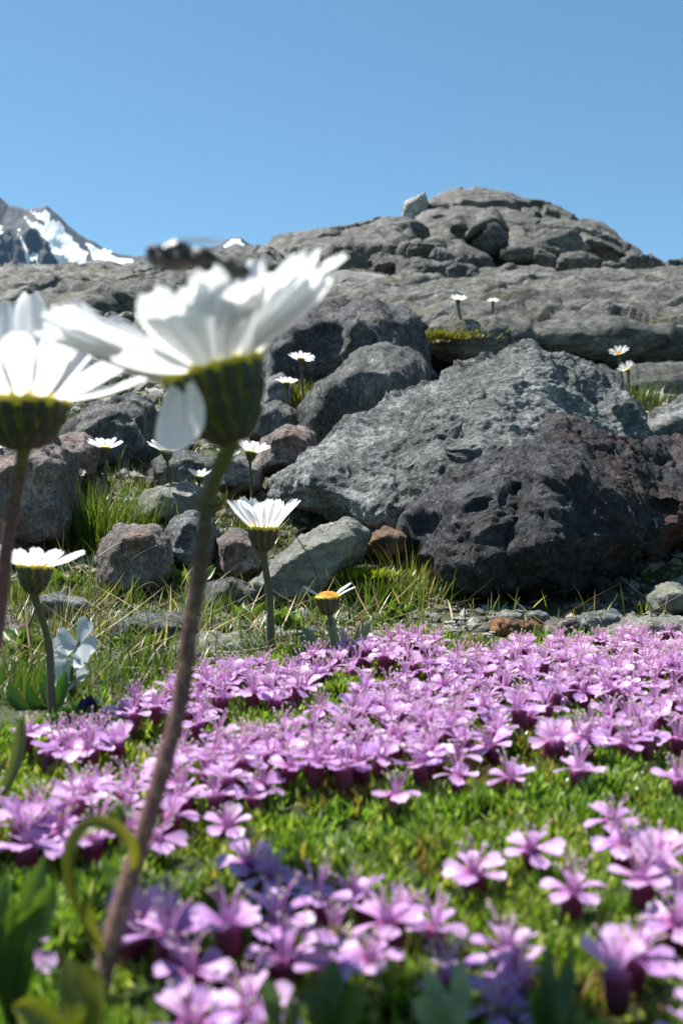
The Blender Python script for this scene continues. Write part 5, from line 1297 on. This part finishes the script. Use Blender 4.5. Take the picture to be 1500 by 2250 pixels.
# drooping whitish flower right of the left small daisy
def whitish():
    b = G(170, 1530); d = b.y
    root = empty('wilted_flower', b); tag(root, 'wilted bluish-white flower hanging on a thin stalk left of the pink cushion', 'flower')
    V, Q = tube_arrays([p - b for p in spline([b, P(158, 1490, d), P(165, 1440, d), P(176, 1408, d)], 10)], .0006, 6)
    link('stem', np_mesh('stem', V, Q, np.tile((.14, .15, .07), (len(V), 1))), M['hairy'], parent=root)
    k = NT('wilted_petal'); k.b.inputs['Base Color'].default_value = (.44, .48, .50, 1); k.b.inputs['Roughness'].default_value = .6
    tr = k.n('ShaderNodeBsdfTranslucent'); tr.inputs[0].default_value = (.55, .6, .62, 1); ms = k.n('ShaderNodeMixShader'); ms.inputs[0].default_value = .3
    k.l(k.b.outputs[0], ms.inputs[1]); k.l(tr.outputs[0], ms.inputs[2]); k.l(ms.outputs[0], k.out.inputs[0])
    rr = random.Random(4); wp = []
    for q3 in range(3):
        pm = pink_petal('petal', 60 + q3); pm.materials.clear(); pm.materials.append(k.m); wp.append(pm)
    for (hx, hy, ax, sc) in ((172, 1418, (-.35, -.8, .35), 1.5), (152, 1452, (-.5, -.75, -.1), 1.3), (160, 1500, (-.2, -.6, .6), 1.35)):
        a_, e1, e2 = axis_frame(ax)
        for k5 in range(5):
            an = k5 * 1.2566 + rr.uniform(-.3, .3); rd = e1 * math.cos(an) + e2 * math.sin(an)
            dr = (rd + a_ * rr.uniform(.0, .7)).normalized(); nm = (a_ - dr * a_.dot(dr)).normalized()
            pm = wp[rr.randrange(3)]
            p_ = link('petal', pm, parent=root); p_.matrix_local = mat3(dr.cross(nm), dr, nm, P(hx, hy, d) - b, sc * rr.uniform(.8, 1.05))
whitish()
def violet():
    b = G(195, 1585); d = b.y
    root = empty('violet_flower', b); tag(root, 'small closed dark violet flower at the left end of the pink strip', 'flower')
    V, Q = tube_arrays([p - b for p in spline([b, P(194, 1572, d), P(194, 1562, d)], 5)], .0006, 6)
    link('stem', np_mesh('stem', V, Q, np.tile((.05, .08, .03), (len(V), 1))), M['hairy'], parent=root)
    vm = plain_mat('violet_petal', (.025, .012, .07), (.06, .03, .14), 500, .5, 0, .2)
    for i, q in enumerate([[(194, 1568), (184, 1552), (182, 1534)], [(194, 1568), (194, 1550), (192, 1530)], [(194, 1568), (204, 1552), (206, 1536)], [(194, 1568), (199, 1548), (200, 1528)]]):
        strap_leaf(root, 'petal', [P(x, y, d + .001 * (i - 2)) for x, y in q], .0028, (1, 1, 1), (1, 1, 1), .35, 8, tipw=.3).data.materials[0] = vm
violet()
# two long pale straws lying across the banded stone, and a few loose stems
def stalk(label, q, d, r_, col, name='dry_stalk', group='single dry stalks'):
    b = P(q[0][0], q[0][1], d)
    pts = spline([P(x, y, d + (dz[0] if dz else 0)) for x, y, *dz in q], 14)
    V, Q = tube_arrays([p - b for p in pts], [r_ * (1 - .5 * i / 13) for i in range(14)], 6)
    tag(link(name, np_mesh(name, V, Q, np.tile(col, (len(V), 1))), M['hairy'], loc=b), label, 'stalk', group)
stalk('long pale straw lying slantwise across the banded stone, upper one', [(218, 1222), (260, 1195), (310, 1172)], .60, .0005, (.5, .45, .32))
stalk('pale straw across the lower right of the banded stone', [(290, 1228), (315, 1212), (345, 1198)], .60, .0004, (.5, .45, .32))
stalk('thin dark stalk rising in front of the pale slanting stone', [(705, 1290), (680, 1225), (650, 1175), (672, 1160)], .52, .00035, (.10, .08, .05))
stalk('thin green blade arching over the dry grass in front of the banded stone', [(280, 1420), (295, 1310), (330, 1280), (350, 1290)], .45, .0004, (.13, .13, .05))
stalk('brown bare stem leaning right at the left edge', [(10, 1480), (40, 1430), (70, 1360), (75, 1345)], .40, .0006, (.12, .08, .04))
stalk('brown bare stem crossing behind the left small daisy stalk', [(10, 1545), (50, 1490), (90, 1430), (110, 1400)], .38, .0005, (.16, .11, .06))

# ------------------------------------------------------------------ air between here and the mountain
def build_haze():
    x0, x1, y0, y1, z0, z1 = -9000, 9000, -60, 5200, -330, 1400
    V = [(x, y, z) for z in (z0, z1) for y in (y0, y1) for x in (x0, x1)]
    Q = [(0, 2, 3, 1), (4, 5, 7, 6), (0, 1, 5, 4), (2, 6, 7, 3), (0, 4, 6, 2), (1, 3, 7, 5)]
    k = NT('haze_air'); k.t.nodes.remove(k.b)
    pv = k.n('ShaderNodeVolumePrincipled'); pv.inputs['Color'].default_value = (0.32, 0.62, 1.0, 1); pv.inputs['Density'].default_value = 0.000022; pv.inputs['Anisotropy'].default_value = 0.2
    k.l(pv.outputs[0], k.out.inputs['Volume'])
    o = link('haze', np_mesh('haze', V, Q, smooth=False), k.m); tag(o, 'thin blue mountain air', kind='stuff')
build_haze()
